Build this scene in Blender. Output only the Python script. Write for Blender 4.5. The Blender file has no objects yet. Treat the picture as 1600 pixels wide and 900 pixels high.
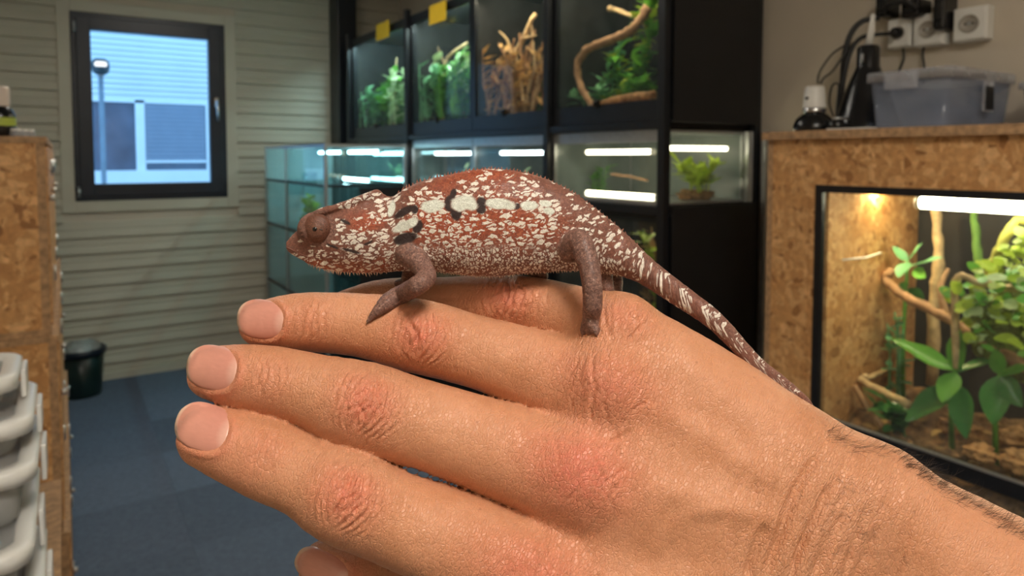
import bpy, bmesh, math, random
import numpy as np
from mathutils import Vector, Matrix

scene = bpy.context.scene
col = scene.collection
random.seed(7)

# ------------------------------------------------------------------ camera
CAM_H = 1.5                     # phone held at chest height, metres
YAW = math.radians(33.0)        # view axis turned right of the +Y room axis
PITCH = math.radians(3.0)
FPX, CXP, CYP = 1080.0, 800.0, 301.6   # focal length and principal point in a 1600x900 frame
cam_d = bpy.data.cameras.new('camera')
cam = bpy.data.objects.new('camera', cam_d)
col.objects.link(cam)
cam.location = (0, 0, CAM_H)
cam.rotation_euler = (math.pi / 2 - PITCH, 0, -YAW)
cam_d.sensor_width = 36.0
cam_d.lens = FPX / 1600.0 * 36.0
cam_d.shift_y = -(450.0 - CYP) / 1600.0
cam_d.clip_start = 0.01
cam_d.clip_end = 100
cam_d.dof.use_dof = True
cam_d.dof.focus_distance = 0.215
cam_d.dof.aperture_fstop = 19.0
scene.camera = cam

# ------------------------------------------------------------------ world: even blue dusk sky
world = bpy.data.worlds.new('world')
scene.world = world
world.use_nodes = True
wb = world.node_tree.nodes['Background']
wb.inputs['Color'].default_value = (0.29, 0.62, 1.0, 1)
wb.inputs['Strength'].default_value = 2.5

# ------------------------------------------------------------------ exposure
vs = scene.view_settings
vs.view_transform = 'Standard'
vs.look = 'None'
vs.gamma = 1.0
vs.use_curve_mapping = False
vs.exposure = 0.0
CEIL_STRENGTH = 40.0             # ceiling panels
TUBE = 9.0                      # terrarium LED tubes

# ------------------------------------------------------------------ geometry of view: image point -> world point on a room plane
Fv = Vector((math.sin(YAW) * math.cos(PITCH), math.cos(YAW) * math.cos(PITCH), -math.sin(PITCH)))
Rv = Vector((math.cos(YAW), -math.sin(YAW), 0))
Uv = Rv.cross(Fv)
C0 = Vector((0, 0, CAM_H))
def ray(px, py):
    return Fv + Rv * ((px - CXP) / FPX) - Uv * ((py - CYP) / FPX)
def atx(px, py, X):
    d = ray(px, py); return C0 + d * (X / d.x)
def aty(px, py, Y):
    d = ray(px, py); return C0 + d * (Y / d.y)
def atz(px, py, Z):
    d = ray(px, py); return C0 + d * ((Z - CAM_H) / d.z)

# ------------------------------------------------------------------ object helpers
def tag(o, label=None, cat=None, group=None, kind=None):
    if label: o['label'] = label
    if cat: o['category'] = cat
    if group: o['group'] = group
    if kind: o['kind'] = kind
    return o
def wloc(o):
    v = Vector((0, 0, 0))
    while o is not None:
        v += o.location; o = o.parent
    return v
def empty(name, loc, label=None, cat=None, group=None, kind=None):
    o = bpy.data.objects.new(name, None)
    o.empty_display_size = 0.05
    col.objects.link(o)
    o.location = loc
    return tag(o, label, cat, group, kind)
def link_mesh(name, me, mat, parent=None):
    o = bpy.data.objects.new(name, me)
    col.objects.link(o)
    if mat is not None and len(me.materials) == 0:
        me.materials.append(mat)
    if parent is not None: o.parent = parent
    return o

class MB:
    """collects simple shapes in world space and links them as one mesh object"""
    def __init__(s):
        s.v = []; s.f = []; s.smooth = []
    def add(s, vs_, fs_, sm=False):
        b = len(s.v)
        s.v += [tuple(q) for q in vs_]
        s.f += [tuple(i + b for i in q) for q in fs_]
        s.smooth += [sm] * len(fs_)
        return s
    def box(s, x0, x1, y0, y1, z0, z1, bev=0.0):
        if x0 > x1: x0, x1 = x1, x0
        if y0 > y1: y0, y1 = y1, y0
        if z0 > z1: z0, z1 = z1, z0
        if bev <= 0:
            v = [(x, y, z) for z in (z0, z1) for y in (y0, y1) for x in (x0, x1)]
            return s.add(v, [(0, 2, 3, 1), (4, 5, 7, 6), (0, 1, 5, 4), (2, 6, 7, 3), (0, 4, 6, 2), (1, 3, 7, 5)])
        bm = bmesh.new()
        bmesh.ops.create_cube(bm, size=1)
        for q in bm.verts:
            q.co = ((x0 + x1) / 2 + q.co.x * (x1 - x0), (y0 + y1) / 2 + q.co.y * (y1 - y0), (z0 + z1) / 2 + q.co.z * (z1 - z0))
        bmesh.ops.bevel(bm, geom=bm.edges[:], offset=bev, segments=2, affect='EDGES', profile=0.5)
        bm.verts.index_update()
        s.add([q.co[:] for q in bm.verts], [[w.index for w in f.verts] for f in bm.faces])
        bm.free()
        return s
    def tube(s, pts, rad, n=8, cap=True):
        pts = [Vector(p) for p in pts]
        if not hasattr(rad, '__len__'): rad = [rad] * len(pts)
        rings = []
        up = Vector((0.13, 0.21, 0.97))
        for i, p in enumerate(pts):
            t = (pts[min(i + 1, len(pts) - 1)] - pts[max(i - 1, 0)]).normalized()
            if abs(t.dot(up)) > 0.97: up = Vector((0.9, 0.3, 0.1))
            a = (up - t * t.dot(up)).normalized(); b = t.cross(a); up = a
            rings.append([p + (a * math.cos(2 * math.pi * k / n) + b * math.sin(2 * math.pi * k / n)) * rad[i] for k in range(n)])
        v = [q for r in rings for q in r]; f = []
        for i in range(len(pts) - 1):
            for k in range(n):
                f.append((i * n + k, i * n + (k + 1) % n, (i + 1) * n + (k + 1) % n, (i + 1) * n + k))
        if cap:
            f.append(tuple(reversed(range(n)))); f.append(tuple((len(pts) - 1) * n + k for k in range(n)))
        return s.add(v, f, True)
    def lathe(s, c, prof, n=20, cap=True):
        """profile of (radius, z) about the vertical through c"""
        c = Vector(c); v = []; f = []
        for (r, z) in prof:
            for k in range(n):
                v.append(c + Vector((r * math.cos(2 * math.pi * k / n), r * math.sin(2 * math.pi * k / n), z)))
        for i in range(len(prof) - 1):
            for k in range(n):
                f.append((i * n + k, i * n + (k + 1) % n, (i + 1) * n + (k + 1) % n, (i + 1) * n + k))
        if cap:
            f.append(tuple(reversed(range(n)))); f.append(tuple((len(prof) - 1) * n + k for k in range(n)))
        return s.add(v, f, True)
    def loop(s, loops, closed=True, smooth=True, cap=True):
        """loft through a list of equal-length closed loops"""
        n = len(loops[0]); v = [q for l in loops for q in l]; f = []
        for i in range(len(loops) - 1):
            for k in range(n):
                f.append((i * n + k, i * n + (k + 1) % n, (i + 1) * n + (k + 1) % n, (i + 1) * n + k))
        if cap:
            f.append(tuple(reversed(range(n)))); f.append(tuple((len(loops) - 1) * n + k for k in range(n)))
        return s.add(v, f, smooth)
    def build(s, name, mat, parent=None, origin=None):
        if parent is not None: o0 = wloc(parent)
        elif origin is not None: o0 = Vector(origin)
        else:
            xs = [q[0] for q in s.v]; ys = [q[1] for q in s.v]; zs = [q[2] for q in s.v]
            o0 = Vector(((min(xs) + max(xs)) / 2, (min(ys) + max(ys)) / 2, min(zs)))
        me = bpy.data.meshes.new(name)
        me.from_pydata([(q[0] - o0.x, q[1] - o0.y, q[2] - o0.z) for q in s.v], [], s.f)
        me.polygons.foreach_set('use_smooth', s.smooth)
        me.update()
        o = link_mesh(name, me, mat, parent)
        if parent is None: o.location = o0
        return o
def box(name, mat, parent, *a, **k):
    return MB().box(*a, **k).build(name, mat, parent)
def spline(pts, n=6):
    """Catmull-Rom through points of any dimension"""
    P = [np.array(p, float) for p in pts]
    P = [2 * P[0] - P[1]] + P + [2 * P[-1] - P[-2]]
    out = []
    for i in range(1, len(P) - 2):
        for k in range(n):
            t = k / n
            a, b, c, d = P[i - 1], P[i], P[i + 1], P[i + 2]
            out.append(0.5 * (2 * b + (c - a) * t + (2 * a - 5 * b + 4 * c - d) * t * t + (3 * b - 3 * c + d - a) * t ** 3))
    out.append(P[-2])
    return out

# ------------------------------------------------------------------ materials
class NT:
    def __init__(s, name):
        s.m = bpy.data.materials.new(name); s.m.use_nodes = True
        s.t = s.m.node_tree; s.t.nodes.clear()
        s.out = s.n('ShaderNodeOutputMaterial')
    def n(s, typ, **kw):
        q = s.t.nodes.new(typ)
        for k, v in kw.items():
            if k.startswith('i_'):
                key = k[2:].replace('_', ' ')
                q.inputs[key].default_value = v
            else: setattr(q, k, v)
        return q
    def l(s, a, b): s.t.links.new(a, b)
    def math(s, op, a, b=None, clamp=False):
        q = s.n('ShaderNodeMath', operation=op); q.use_clamp = clamp
        for i, x in enumerate((a, b)):
            if x is None: continue
            if isinstance(x, (int, float)): q.inputs[i].default_value = x
            else: s.l(x, q.inputs[i])
        return q.outputs[0]
    def mix(s, fac, a, b, blend='MIX'):
        q = s.n('ShaderNodeMix', data_type='RGBA', blend_type=blend)
        for i, x in ((0, fac), (6, a), (7, b)):
            if isinstance(x, (int, float)): q.inputs[i].default_value = x
            elif isinstance(x, tuple): q.inputs[i].default_value = x if len(x) == 4 else (*x, 1)
            else: s.l(x, q.inputs[i])
        return q.outputs[2]
    def ramp(s, x, stops):
        q = s.n('ShaderNodeValToRGB'); r = q.color_ramp
        while len(r.elements) < len(stops): r.elements.new(0.5)
        for e, (p, c) in zip(r.elements, stops):
            e.position = p; e.color = (*c, 1) if len(c) == 3 else c
        s.l(x, q.inputs[0]); return q.outputs[0]
    def attr(s, name, out='Fac'):
        return s.n('ShaderNodeAttribute', attribute_name=name).outputs[out]
    def coord(s, scale=(1, 1, 1), rot=(0, 0, 0), src='Object'):
        tc = s.n('ShaderNodeTexCoord'); mp = s.n('ShaderNodeMapping')
        mp.inputs['Scale'].default_value = scale; mp.inputs['Rotation'].default_value = rot
        s.l(tc.outputs[src], mp.inputs[0]); return mp.outputs[0]
    def noise(s, vec, scale, detail=3, rough=0.5, out='Fac'):
        q = s.n('ShaderNodeTexNoise'); q.inputs['Scale'].default_value = scale
        q.inputs['Detail'].default_value = detail; q.inputs['Roughness'].default_value = rough
        s.l(vec, q.inputs['Vector']); return q.outputs[out]
    def voro(s, vec, scale, feature='F1', out='Distance', rnd=1.0):
        q = s.n('ShaderNodeTexVoronoi', feature=feature); q.inputs['Scale'].default_value = scale
        q.inputs['Randomness'].default_value = rnd
        s.l(vec, q.inputs['Vector']); return q.outputs[out]
    def bsdf(s, color, rough=0.5, metal=0.0, bump=None, bstr=0.3, bdist=0.001, **kw):
        p = s.n('ShaderNodeBsdfPrincipled')
        for key, x in (('Base Color', color), ('Roughness', rough), ('Metallic', metal)):
            if isinstance(x, (int, float)): p.inputs[key].default_value = x
            elif isinstance(x, tuple): p.inputs[key].default_value = (*x, 1) if len(x) == 3 else x
            else: s.l(x, p.inputs[key])
        for k, v in kw.items(): p.inputs[k.replace('_', ' ')].default_value = v
        if bump is not None:
            b = s.n('ShaderNodeBump'); b.inputs['Strength'].default_value = bstr; b.inputs['Distance'].default_value = bdist
            s.l(bump, b.inputs['Height']); s.l(b.outputs[0], p.inputs['Normal'])
        s.l(p.outputs[0], s.out.inputs[0])
        return p
def M(name, c, rough=0.5, metal=0.0, var=0.12, scale=20.0, bump=0.0, bscale=None, spec=0.5):
    """plain procedural material: base colour broken up by noise"""
    t = NT(name)
    v = t.coord()
    n = t.noise(v, scale, 4)
    k = t.ramp(n, [(0.3, tuple(x * (1 - var) for x in c)), (0.7, tuple(min(1, x * (1 + var)) for x in c))])
    t.bsdf(k, rough, metal, t.noise(v, bscale or scale * 4, 3) if bump else None, bump, 0.002, Specular_IOR_Level=spec)
    return t.m
def M_emit(name, c, strength):
    t = NT(name)
    v = t.coord()
    k = t.ramp(t.noise(v, 3.0, 1), [(0.2, tuple(x * 0.97 for x in c)), (0.8, c)])
    e = t.n('ShaderNodeEmission'); e.inputs['Strength'].default_value = strength
    t.l(k, e.inputs['Color']); t.l(e.outputs[0], t.out.inputs[0])
    return t.m
def M_glass(name, tint=(0.96, 0.98, 0.97), refl=1.0, rough=0.02, haze=0.0, hazec=(0.7, 0.75, 0.75)):
    """thin pane: clear, mirror-like at a slant, a little dusty"""
    t = NT(name)
    tr = t.n('ShaderNodeBsdfTransparent'); tr.inputs[0].default_value = (*tint, 1)
    gl = t.n('ShaderNodeBsdfGlossy'); gl.inputs['Roughness'].default_value = rough
    lw = t.n('ShaderNodeLayerWeight'); lw.inputs[0].default_value = 0.5
    fr = t.math('ADD', t.math('MULTIPLY', t.math('POWER', lw.outputs['Facing'], 5.0), 0.9), 0.035)     # Schlick, the same from both sides
    mx = t.n('ShaderNodeMixShader')
    t.l(t.math('MULTIPLY', fr, refl, True), mx.inputs[0]); t.l(tr.outputs[0], mx.inputs[1]); t.l(gl.outputs[0], mx.inputs[2])
    last = mx.outputs[0]
    if haze > 0:
        df = t.n('ShaderNodeBsdfDiffuse'); df.inputs[0].default_value = (*hazec, 1)
        m2 = t.n('ShaderNodeMixShader')
        n = t.noise(t.coord(), 6.0, 4)
        t.l(t.math('MULTIPLY', n, haze * 2, True), m2.inputs[0]); t.l(last, m2.inputs[1]); t.l(df.outputs[0], m2.inputs[2])
        last = m2.outputs[0]
    t.l(last, t.out.inputs[0])
    return t.m
def M_osb(name, axes=(1, 1, 1), base=1.0):
    """pressed strand board: flakes of tan to brown wood lying every way"""
    t = NT(name)
    v0 = t.coord(axes)
    wob = t.noise(v0, 7, 2, out='Color')
    mv = t.n('ShaderNodeMix', data_type='VECTOR'); mv.inputs[0].default_value = 0.045
    t.l(v0, mv.inputs[4]); t.l(wob, mv.inputs[5])
    def flakes(rot, sc, st):
        mp = t.n('ShaderNodeMapping'); mp.inputs['Rotation'].default_value = rot; mp.inputs['Scale'].default_value = st
        t.l(mv.outputs[1], mp.inputs[0])
        return t.voro(mp.outputs[0], sc, out='Color')
    a = flakes((0.5, 0.4, 0.6), 30, (1, 2.4, 1.5)); b = flakes((1.3, 0.9, -0.7), 36, (2.4, 1, 1.7))
    sa = t.n('ShaderNodeSeparateColor'); t.l(a, sa.inputs[0]); sb = t.n('ShaderNodeSeparateColor'); t.l(b, sb.inputs[0])
    pick = t.math('GREATER_THAN', sa.outputs[1], 0.5)
    val = t.math('ADD', t.math('MULTIPLY', sa.outputs[0], pick), t.math('MULTIPLY', sb.outputs[0], t.math('SUBTRACT', 1.0, pick)))
    k = t.ramp(val, [(0.0, tuple(base * x for x in (0.24, 0.105, 0.032))), (0.10, tuple(base * x for x in (0.42, 0.21, 0.075))),
                     (0.55, tuple(base * x for x in (0.50, 0.27, 0.105))), (1.0, tuple(base * x for x in (0.61, 0.37, 0.17)))])
    g = t.noise(mv.outputs[1], 60, 4, 0.7)
    k = t.mix(0.55, k, t.ramp(g, [(0.3, (0.45, 0.38, 0.3)), (0.7, (1.1, 1.05, 1.0))]), 'MULTIPLY')
    spots = t.math('LESS_THAN', t.voro(v0, 7, rnd=1.0), 0.045)
    k = t.mix(spots, k, (0.05, 0.022, 0.008))
    t.bsdf(k, 0.6, 0, val, 0.35, 0.002)
    return t.m
m_black = M('black_metal', (0.008, 0.010, 0.014), 0.35, 0.0, 0.2, 30)
m_blackpanel = M('black_panel', (0.010, 0.010, 0.011), 0.55, 0.0, 0.15, 12)
m_navy = M('dark_navy_frame', (0.012, 0.019, 0.032), 0.35, 0.0, 0.15, 10)
m_silver = M('brushed_aluminium', (0.50, 0.52, 0.53), 0.35, 0.85, 0.08, 40)
m_chrome = M('chrome', (0.75, 0.76, 0.78), 0.15, 1.0, 0.03, 20)
m_cream = M('cream_painted_board', (0.52, 0.49, 0.395), 0.6, 0, 0.05, 3, 0.08, 50)
m_trim = M('cream_trim', (0.56, 0.53, 0.43), 0.55, 0, 0.05, 4)
m_wall = M('warm_grey_plaster', (0.60, 0.53, 0.43), 0.8, 0, 0.04, 4, 0.1, 140)
m_ceil = M('white_ceiling', (0.7, 0.69, 0.66), 0.9, 0, 0.04, 5)
m_white = M('white_plastic', (0.78, 0.77, 0.73), 0.35, 0, 0.04, 10)
m_blackplastic = M('black_plastic', (0.008, 0.008, 0.009), 0.22, 0, 0.2, 20)
m_rubber = M('black_cable_rubber', (0.01, 0.01, 0.011), 0.45, 0, 0.2, 30)
m_yellow = M('yellow_paper', (0.80, 0.52, 0.02), 0.7, 0, 0.05, 12)
m_osb = M_osb('strand_board', base=1.45)
m_osbedge = M('strand_board_edge', (0.44, 0.26, 0.13), 0.7, 0, 0.35, 60, 0.3, 160)
m_glass = M_glass('tank_glass', (0.95, 0.98, 0.97), 1.0, 0.01, 0.02)
m_glassteal = M_glass('green_tinted_glass', (0.86, 0.97, 0.97), 0.9, 0.01, 0.02, (0.5, 0.75, 0.8))
m_glassup = M_glass('upper_tank_glass', (0.97, 0.99, 0.98), 0.35, 0.01, 0.03, (0.35, 0.5, 0.5))
m_upblue = M_emit('led_tube_upper_blue', (0.62, 0.94, 1.0), TUBE * 16)
m_upcool = M_emit('led_tube_upper_cool', (0.80, 1.0, 0.95), TUBE * 16)
m_upwarm = M_emit('led_tube_upper_warm', (1.0, 0.86, 0.62), TUBE * 11)
m_winglass = M_glass('window_glass', (0.97, 0.985, 1.0), 0.35, 0.01)
m_tubewarm = M_emit('led_tube_warm', (1.0, 0.86, 0.60), TUBE)
m_tubecool = M_emit('led_tube_cool', (0.85, 0.97, 1.0), TUBE)
m_tubeblue = M_emit('led_tube_blue', (0.60, 0.93, 1.0), TUBE * 1.7)
m_soil = M('brown_soil', (0.24, 0.13, 0.055), 0.95, 0, 0.5, 60, 0.8, 150)
m_bark = M('cork_bark', (0.42, 0.22, 0.09), 0.9, 0, 0.55, 45, 0.9, 120)
m_branch = M('bare_branch', (0.36, 0.20, 0.10), 0.8, 0, 0.35, 40, 0.6, 120)
m_branchpale = M('pale_branch', (0.55, 0.38, 0.20), 0.8, 0, 0.3, 40, 0.6, 120)
m_back = M('dark_terrarium_back', (0.012, 0.013, 0.014), 0.5, 0, 0.5, 18)
def M_leaf(name, c, rough=0.35):
    t = NT(name)
    v = t.coord()
    n = t.noise(v, 30, 3)
    oi = t.n('ShaderNodeObjectInfo')
    k = t.ramp(n, [(0.3, tuple(x * 0.75 for x in c)), (0.7, tuple(min(1, x * 1.25) for x in c))])
    h = t.n('ShaderNodeHueSaturation')
    t.l(t.math('ADD', t.math('MULTIPLY', oi.outputs['Random'], 0.5), 0.75), h.inputs['Value'])
    t.l(k, h.inputs['Color'])
    p = t.n('ShaderNodeBsdfPrincipled'); p.inputs['Roughness'].default_value = rough
    t.l(h.outputs[0], p.inputs['Base Color'])
    tl = t.n('ShaderNodeBsdfTranslucent'); t.l(h.outputs[0], tl.inputs[0])
    mx = t.n('ShaderNodeMixShader'); mx.inputs[0].default_value = 0.25
    t.l(p.outputs[0], mx.inputs[1]); t.l(tl.outputs[0], mx.inputs[2]); t.l(mx.outputs[0], t.out.inputs[0])
    return t.m
m_leaf = M_leaf('green_leaf', (0.13, 0.38, 0.05))
m_leafdark = M_leaf('dark_green_leaf', (0.06, 0.23, 0.05), 0.28)
m_leaflime = M_leaf('lime_leaf', (0.42, 0.56, 0.06), 0.4)
m_leafpale = M_leaf('pale_green_leaf', (0.55, 0.70, 0.36), 0.45)
m_leafteal = M_leaf('cool_green_leaf', (0.20, 0.50, 0.24), 0.4)
m_dry = M_leaf('dry_leaf', (0.58, 0.36, 0.13), 0.7)
m_moss = M('moss', (0.13, 0.18, 0.03), 0.95, 0, 0.5, 80, 0.9, 200)
def M_carpet():
    t = NT('blue_grey_carpet')
    v = t.coord()
    oi = t.n('ShaderNodeObjectInfo')
    n = t.noise(v, 260, 3, 0.7); n2 = t.noise(v, 40, 3)
    k = t.ramp(n, [(0.3, (0.066, 0.088, 0.135)), (0.7, (0.19, 0.235, 0.31))])
    k = t.mix(0.5, k, t.ramp(n2, [(0.3, (0.75, 0.75, 0.78)), (0.7, (1.15, 1.15, 1.12))]), 'MULTIPLY')
    h = t.n('ShaderNodeHueSaturation')
    t.l(t.math('ADD', t.math('MULTIPLY', oi.outputs['Random'], 0.35), 0.82), h.inputs['Value']); t.l(k, h.inputs['Color'])
    t.bsdf(h.outputs[0], 0.95, 0, n, 0.7, 0.003, Specular_IOR_Level=0.1)
    return t.m
m_carpet = M_carpet()
# ================================================================== the room shell
XL, XR, YB, YW, ZT = -0.62, 2.36, -2.2, 5.35, 2.95
# floor of loose-laid carpet tiles
fl = box('floor', m_blackpanel, None, XL, XR, YB, YW, -0.05, -0.008); fl['kind'] = 'structure'
tm = MB().box(-0.2496, 0.2496, -0.2496, 0.2496, -0.008, 0.0)
tile_me = None
yy = YW - 0.25
while yy > YB + 0.1:
    xx = XL + 0.25
    while xx < XR + 0.2:
        w = min(0.2496, XR - xx)
        if w > 0.05:
            if w > 0.2:
                if tile_me is None:
                    o = MB().box(-0.2496, 0.2496, -0.2496, 0.2496, -0.004, 0.004).build('carpet_tile', m_carpet, None, (0, 0, 0)); tile_me = o.data
                else:
                    o = link_mesh('carpet_tile', tile_me, m_carpet)
                o.parent = fl; o.location = Vector((xx, yy, -0.004)) - fl.location
            else:
                o = box('carpet_tile', m_carpet, fl, xx - 0.2496, XR, yy - 0.2496, yy + 0.2496, -0.008, 0)
        xx += 0.5
    yy -= 0.5
tag(box('ceiling', m_ceil, None, XL, XR, YB, YW, ZT, ZT + 0.1), kind='structure')
tag(box('wall_right', m_wall, None, XR, XR + 0.1, YB, YW, -0.05, ZT), kind='structure')
tag(box('wall_left', m_wall, None, XL - 0.1, XL, YB, YW, -0.05, ZT), kind='structure')
tag(box('wall_rear', m_wall, None, XL, XR, YB - 0.1, YB, -0.05, ZT), kind='structure')
# window wall, clad in lapped boards
WX0, WX1, WZ0, WZ1 = 0.033, 0.985, 1.215, 2.44
a_ = aty(108, 18, YW); b_ = aty(118, 314, YW); c_ = aty(352, 40, YW); d_ = aty(352, 308, YW)
WX0 = (a_.x + b_.x) / 2; WX1 = (c_.x + d_.x) / 2; WZ1 = (a_.z + c_.z) / 2; WZ0 = (b_.z + d_.z) / 2
wb_ = MB()
wb_.box(XL, WX0, YW, YW + 0.18, -0.05, ZT).box(WX1, XR, YW, YW + 0.18, -0.05, ZT).box(WX0, WX1, YW, YW + 0.18, -0.05, WZ0).box(WX0, WX1, YW, YW + 0.18, WZ1, ZT)
wall = wb_.build('wall_back', m_wall, None); wall['kind'] = 'structure'
TR = 0.075
def plank(x0, x1, z0, z1):
    y = YW
    h = z1 - z0; zm = z0 + h * 0.52
    prof = [(y, z0), (y - 0.020, z0 + 0.001), (y - 0.021, z0 + 0.008), (y - 0.013, zm - 0.012), (y - 0.009, zm - 0.004), (y - 0.012, zm + 0.004), (y - 0.006, z1 - 0.004), (y, z1)]
    n = len(prof); m = MB()
    m.add([(x0, p[0], p[1]) for p in prof] + [(x1, p[0], p[1]) for p in prof],
          [(i, (i + 1) % n, n + (i + 1) % n, n + i) for i in range(n)] + [tuple(reversed(range(n))), tuple(range(n, 2 * n))])
    m.build('plank', m_cream, wall)
z = 0.0; PHT = 0.107
while z < ZT - 0.01:
    z1 = min(z + PHT, ZT)
    if z1 <= WZ0 - TR or z >= WZ1 + TR: plank(XL, XR, z, z1)
    else:
        plank(XL, WX0 - TR, z, z1); plank(WX1 + TR, XR, z, z1)
    z += PHT
for nm, (x0, x1, z0, z1) in {'trim_1': (WX0 - TR, WX0, WZ0 - TR, WZ1 + TR), 'trim_2': (WX1, WX1 + TR, WZ0 - TR, WZ1 + TR), 'trim_3': (WX0, WX1, WZ0 - TR, WZ0), 'trim_4': (WX0, WX1, WZ1, WZ1 + TR)}.items():
    tag(box(nm, m_trim, None, x0, x1, YW - 0.024, YW + 0.02, z0, z1, bev=0.004), kind='structure')
tag(box('baseboard_back', m_trim, None, XL, XR, YW - 0.03, YW, 0.0, 0.05), kind='structure')
# tilt window: outer frame, sash, pane, handle, hinges
win = empty('window_1', (WX0, YW, WZ0), kind='structure')
def frame(name, x0, x1, z0, z1, y0, y1, t, mat, par):
    m = MB(); bv = 0.004
    m.box(x0, x0 + t, y0, y1, z0, z1, bv).box(x1 - t, x1, y0, y1, z0, z1, bv).box(x0 + t - .002, x1 - t + .002, y0, y1, z0, z0 + t, bv).box(x0 + t - .002, x1 - t + .002, y0, y1, z1 - t, z1, bv)
    return m.build(name, mat, par)
frame('window_frame', WX0, WX1, WZ0, WZ1, YW - 0.03, YW + 0.06, 0.045, m_navy, win)
sash = frame('sash', WX0 + 0.03, WX1 - 0.03, WZ0 + 0.03, WZ1 - 0.03, YW - 0.045, YW + 0.02, 0.082, m_navy, win)
box('pane', m_winglass, win, WX0 + 0.10, WX1 - 0.10, YW - 0.012, YW - 0.006, WZ0 + 0.10, WZ1 - 0.10)
hx = WX1 - 0.066; hz = aty(338, 160, YW).z
hd = MB().box(hx - 0.014, hx + 0.014, YW - 0.056, YW - 0.045, hz - 0.04, hz + 0.03, 0.003)
hd.tube([(hx, YW - 0.05, hz), (hx, YW - 0.085, hz)], 0.009, 10)
hd.tube([(hx, YW - 0.085, hz + 0.008), (hx + 0.003, YW - 0.088, hz - 0.06), (hx + 0.002, YW - 0.085, hz - 0.135)], [0.011, 0.010, 0.008], 10)
hd.build('handle', m_chrome, win)
for hz_ in (WZ0 + 0.06, WZ1 - 0.10):
    MB().tube([(WX0 + 0.022, YW - 0.05, hz_ - 0.035), (WX0 + 0.022, YW - 0.05, hz_ + 0.035)], 0.008, 8).build('hinge', m_silver, win)
# steel column in the corner behind the rack
p0 = aty(518, 100, 5.28); p1 = aty(560, 100, 5.28)
p1 = aty(558, 100, 5.12)
tag(box('trim_5', m_black, None, p0.x, p1.x, 5.12, 5.325, 0, ZT, bev=0.004), kind='structure')
# ceiling panels that light the room
m_panel = M_emit('ceiling_light_panel', (1.0, 0.93, 0.82), CEIL_STRENGTH)
for i, (x, y, lab) in enumerate(((0.0, -0.85, 'flat square ceiling light panel behind the outstretched arm'), (0.75, 3.2, 'flat square ceiling light panel near the window'))):
    L = empty('ceiling_light_offscreen', (x, y, ZT - 0.03), lab, 'ceiling light', 'ceiling light panels')
    frame_m = MB().box(x - 0.32, x + 0.32, y - 0.32, y + 0.32, ZT - 0.03, ZT - 0.001)
    frame_m.build('housing', m_white, L)
    s_ = 0.30 if i == 0 else 0.30
    box('diffuser', m_panel if i == 0 else M_emit('ceiling_light_panel_dim', (1.0, 0.93, 0.82), CEIL_STRENGTH * 0.33), L, x - s_, x + s_, y - s_, y + s_, ZT - 0.036, ZT - 0.03)
# ================================================================== leaves, plants and branches
_leafcache = {}
def leaf_verts(var):
    """unit leaf along +X, width along Y, drooping in -Z, folded along the midrib"""
    nx, ny = (7, 4)
    droop, fold, p = {'oval': (0.35, 0.10, 0.75), 'lance': (0.55, 0.07, 0.95), 'flat': (0.12, 0.06, 0.6), 'curl': (0.8, 0.14, 0.8)}[var]
    v = []
    for i in range(nx + 1):
        t = i / nx
        w = 0.5 * (math.sin(math.pi * t ** 0.82)) ** p if 0 < t < 1 else 0.03
        for j in range(ny + 1):
            s = j / ny * 2 - 1
            wave = 0.02 * math.sin(9 * t + 2 * s) * abs(s)
            v.append((t - 0.12 * droop * t * t, w * s, -droop * 0.5 * t * t + 0.22 * t - fold * (1 - abs(s)) * math.sin(math.pi * t) * 0.6 + wave))
    f = [(i * (ny + 1) + j, (i + 1) * (ny + 1) + j, (i + 1) * (ny + 1) + j + 1, i * (ny + 1) + j + 1) for i in range(nx) for j in range(ny)]
    return v, f
def leaf_mesh(var, mat):
    key = (var, mat.name)
    if key not in _leafcache:
        v, f = leaf_verts(var)
        me = bpy.data.meshes.new('leaf'); me.from_pydata(v, [], f); me.polygons.foreach_set('use_smooth', [True] * len(f)); me.materials.append(mat)
        _leafcache[key] = me
    return _leafcache[key]
def leaf_matrix(base, d, L, W, up=(0, 0, 1)):
    x = Vector(d).normalized(); u = Vector(up)
    if abs(x.dot(u)) > 0.95: u = Vector((0.6, 0.5, 0.3))
    z = (u - x * x.dot(u)).normalized(); y = z.cross(x)
    m = Matrix(((x.x * L, y.x * W, z.x * L, base[0]), (x.y * L, y.y * W, z.y * L, base[1]), (x.z * L, y.z * W, z.z * L, base[2]), (0, 0, 0, 1)))
    return m
def add_leaf(parent, var, mat, base, d, L, W, up=(0, 0, 1)):
    o = link_mesh('leaf', leaf_mesh(var, mat), mat, parent)
    o.matrix_local = leaf_matrix(Vector(base) - wloc(parent), d, L, W, up)
    return o
def join_leaf(mb, var, base, d, L, W, up=(0, 0, 1)):
    v, f = leaf_verts(var); m = leaf_matrix(base, d, L, W, up)
    mb.add([(m @ Vector(q))[:] for q in v], f, True)
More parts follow.
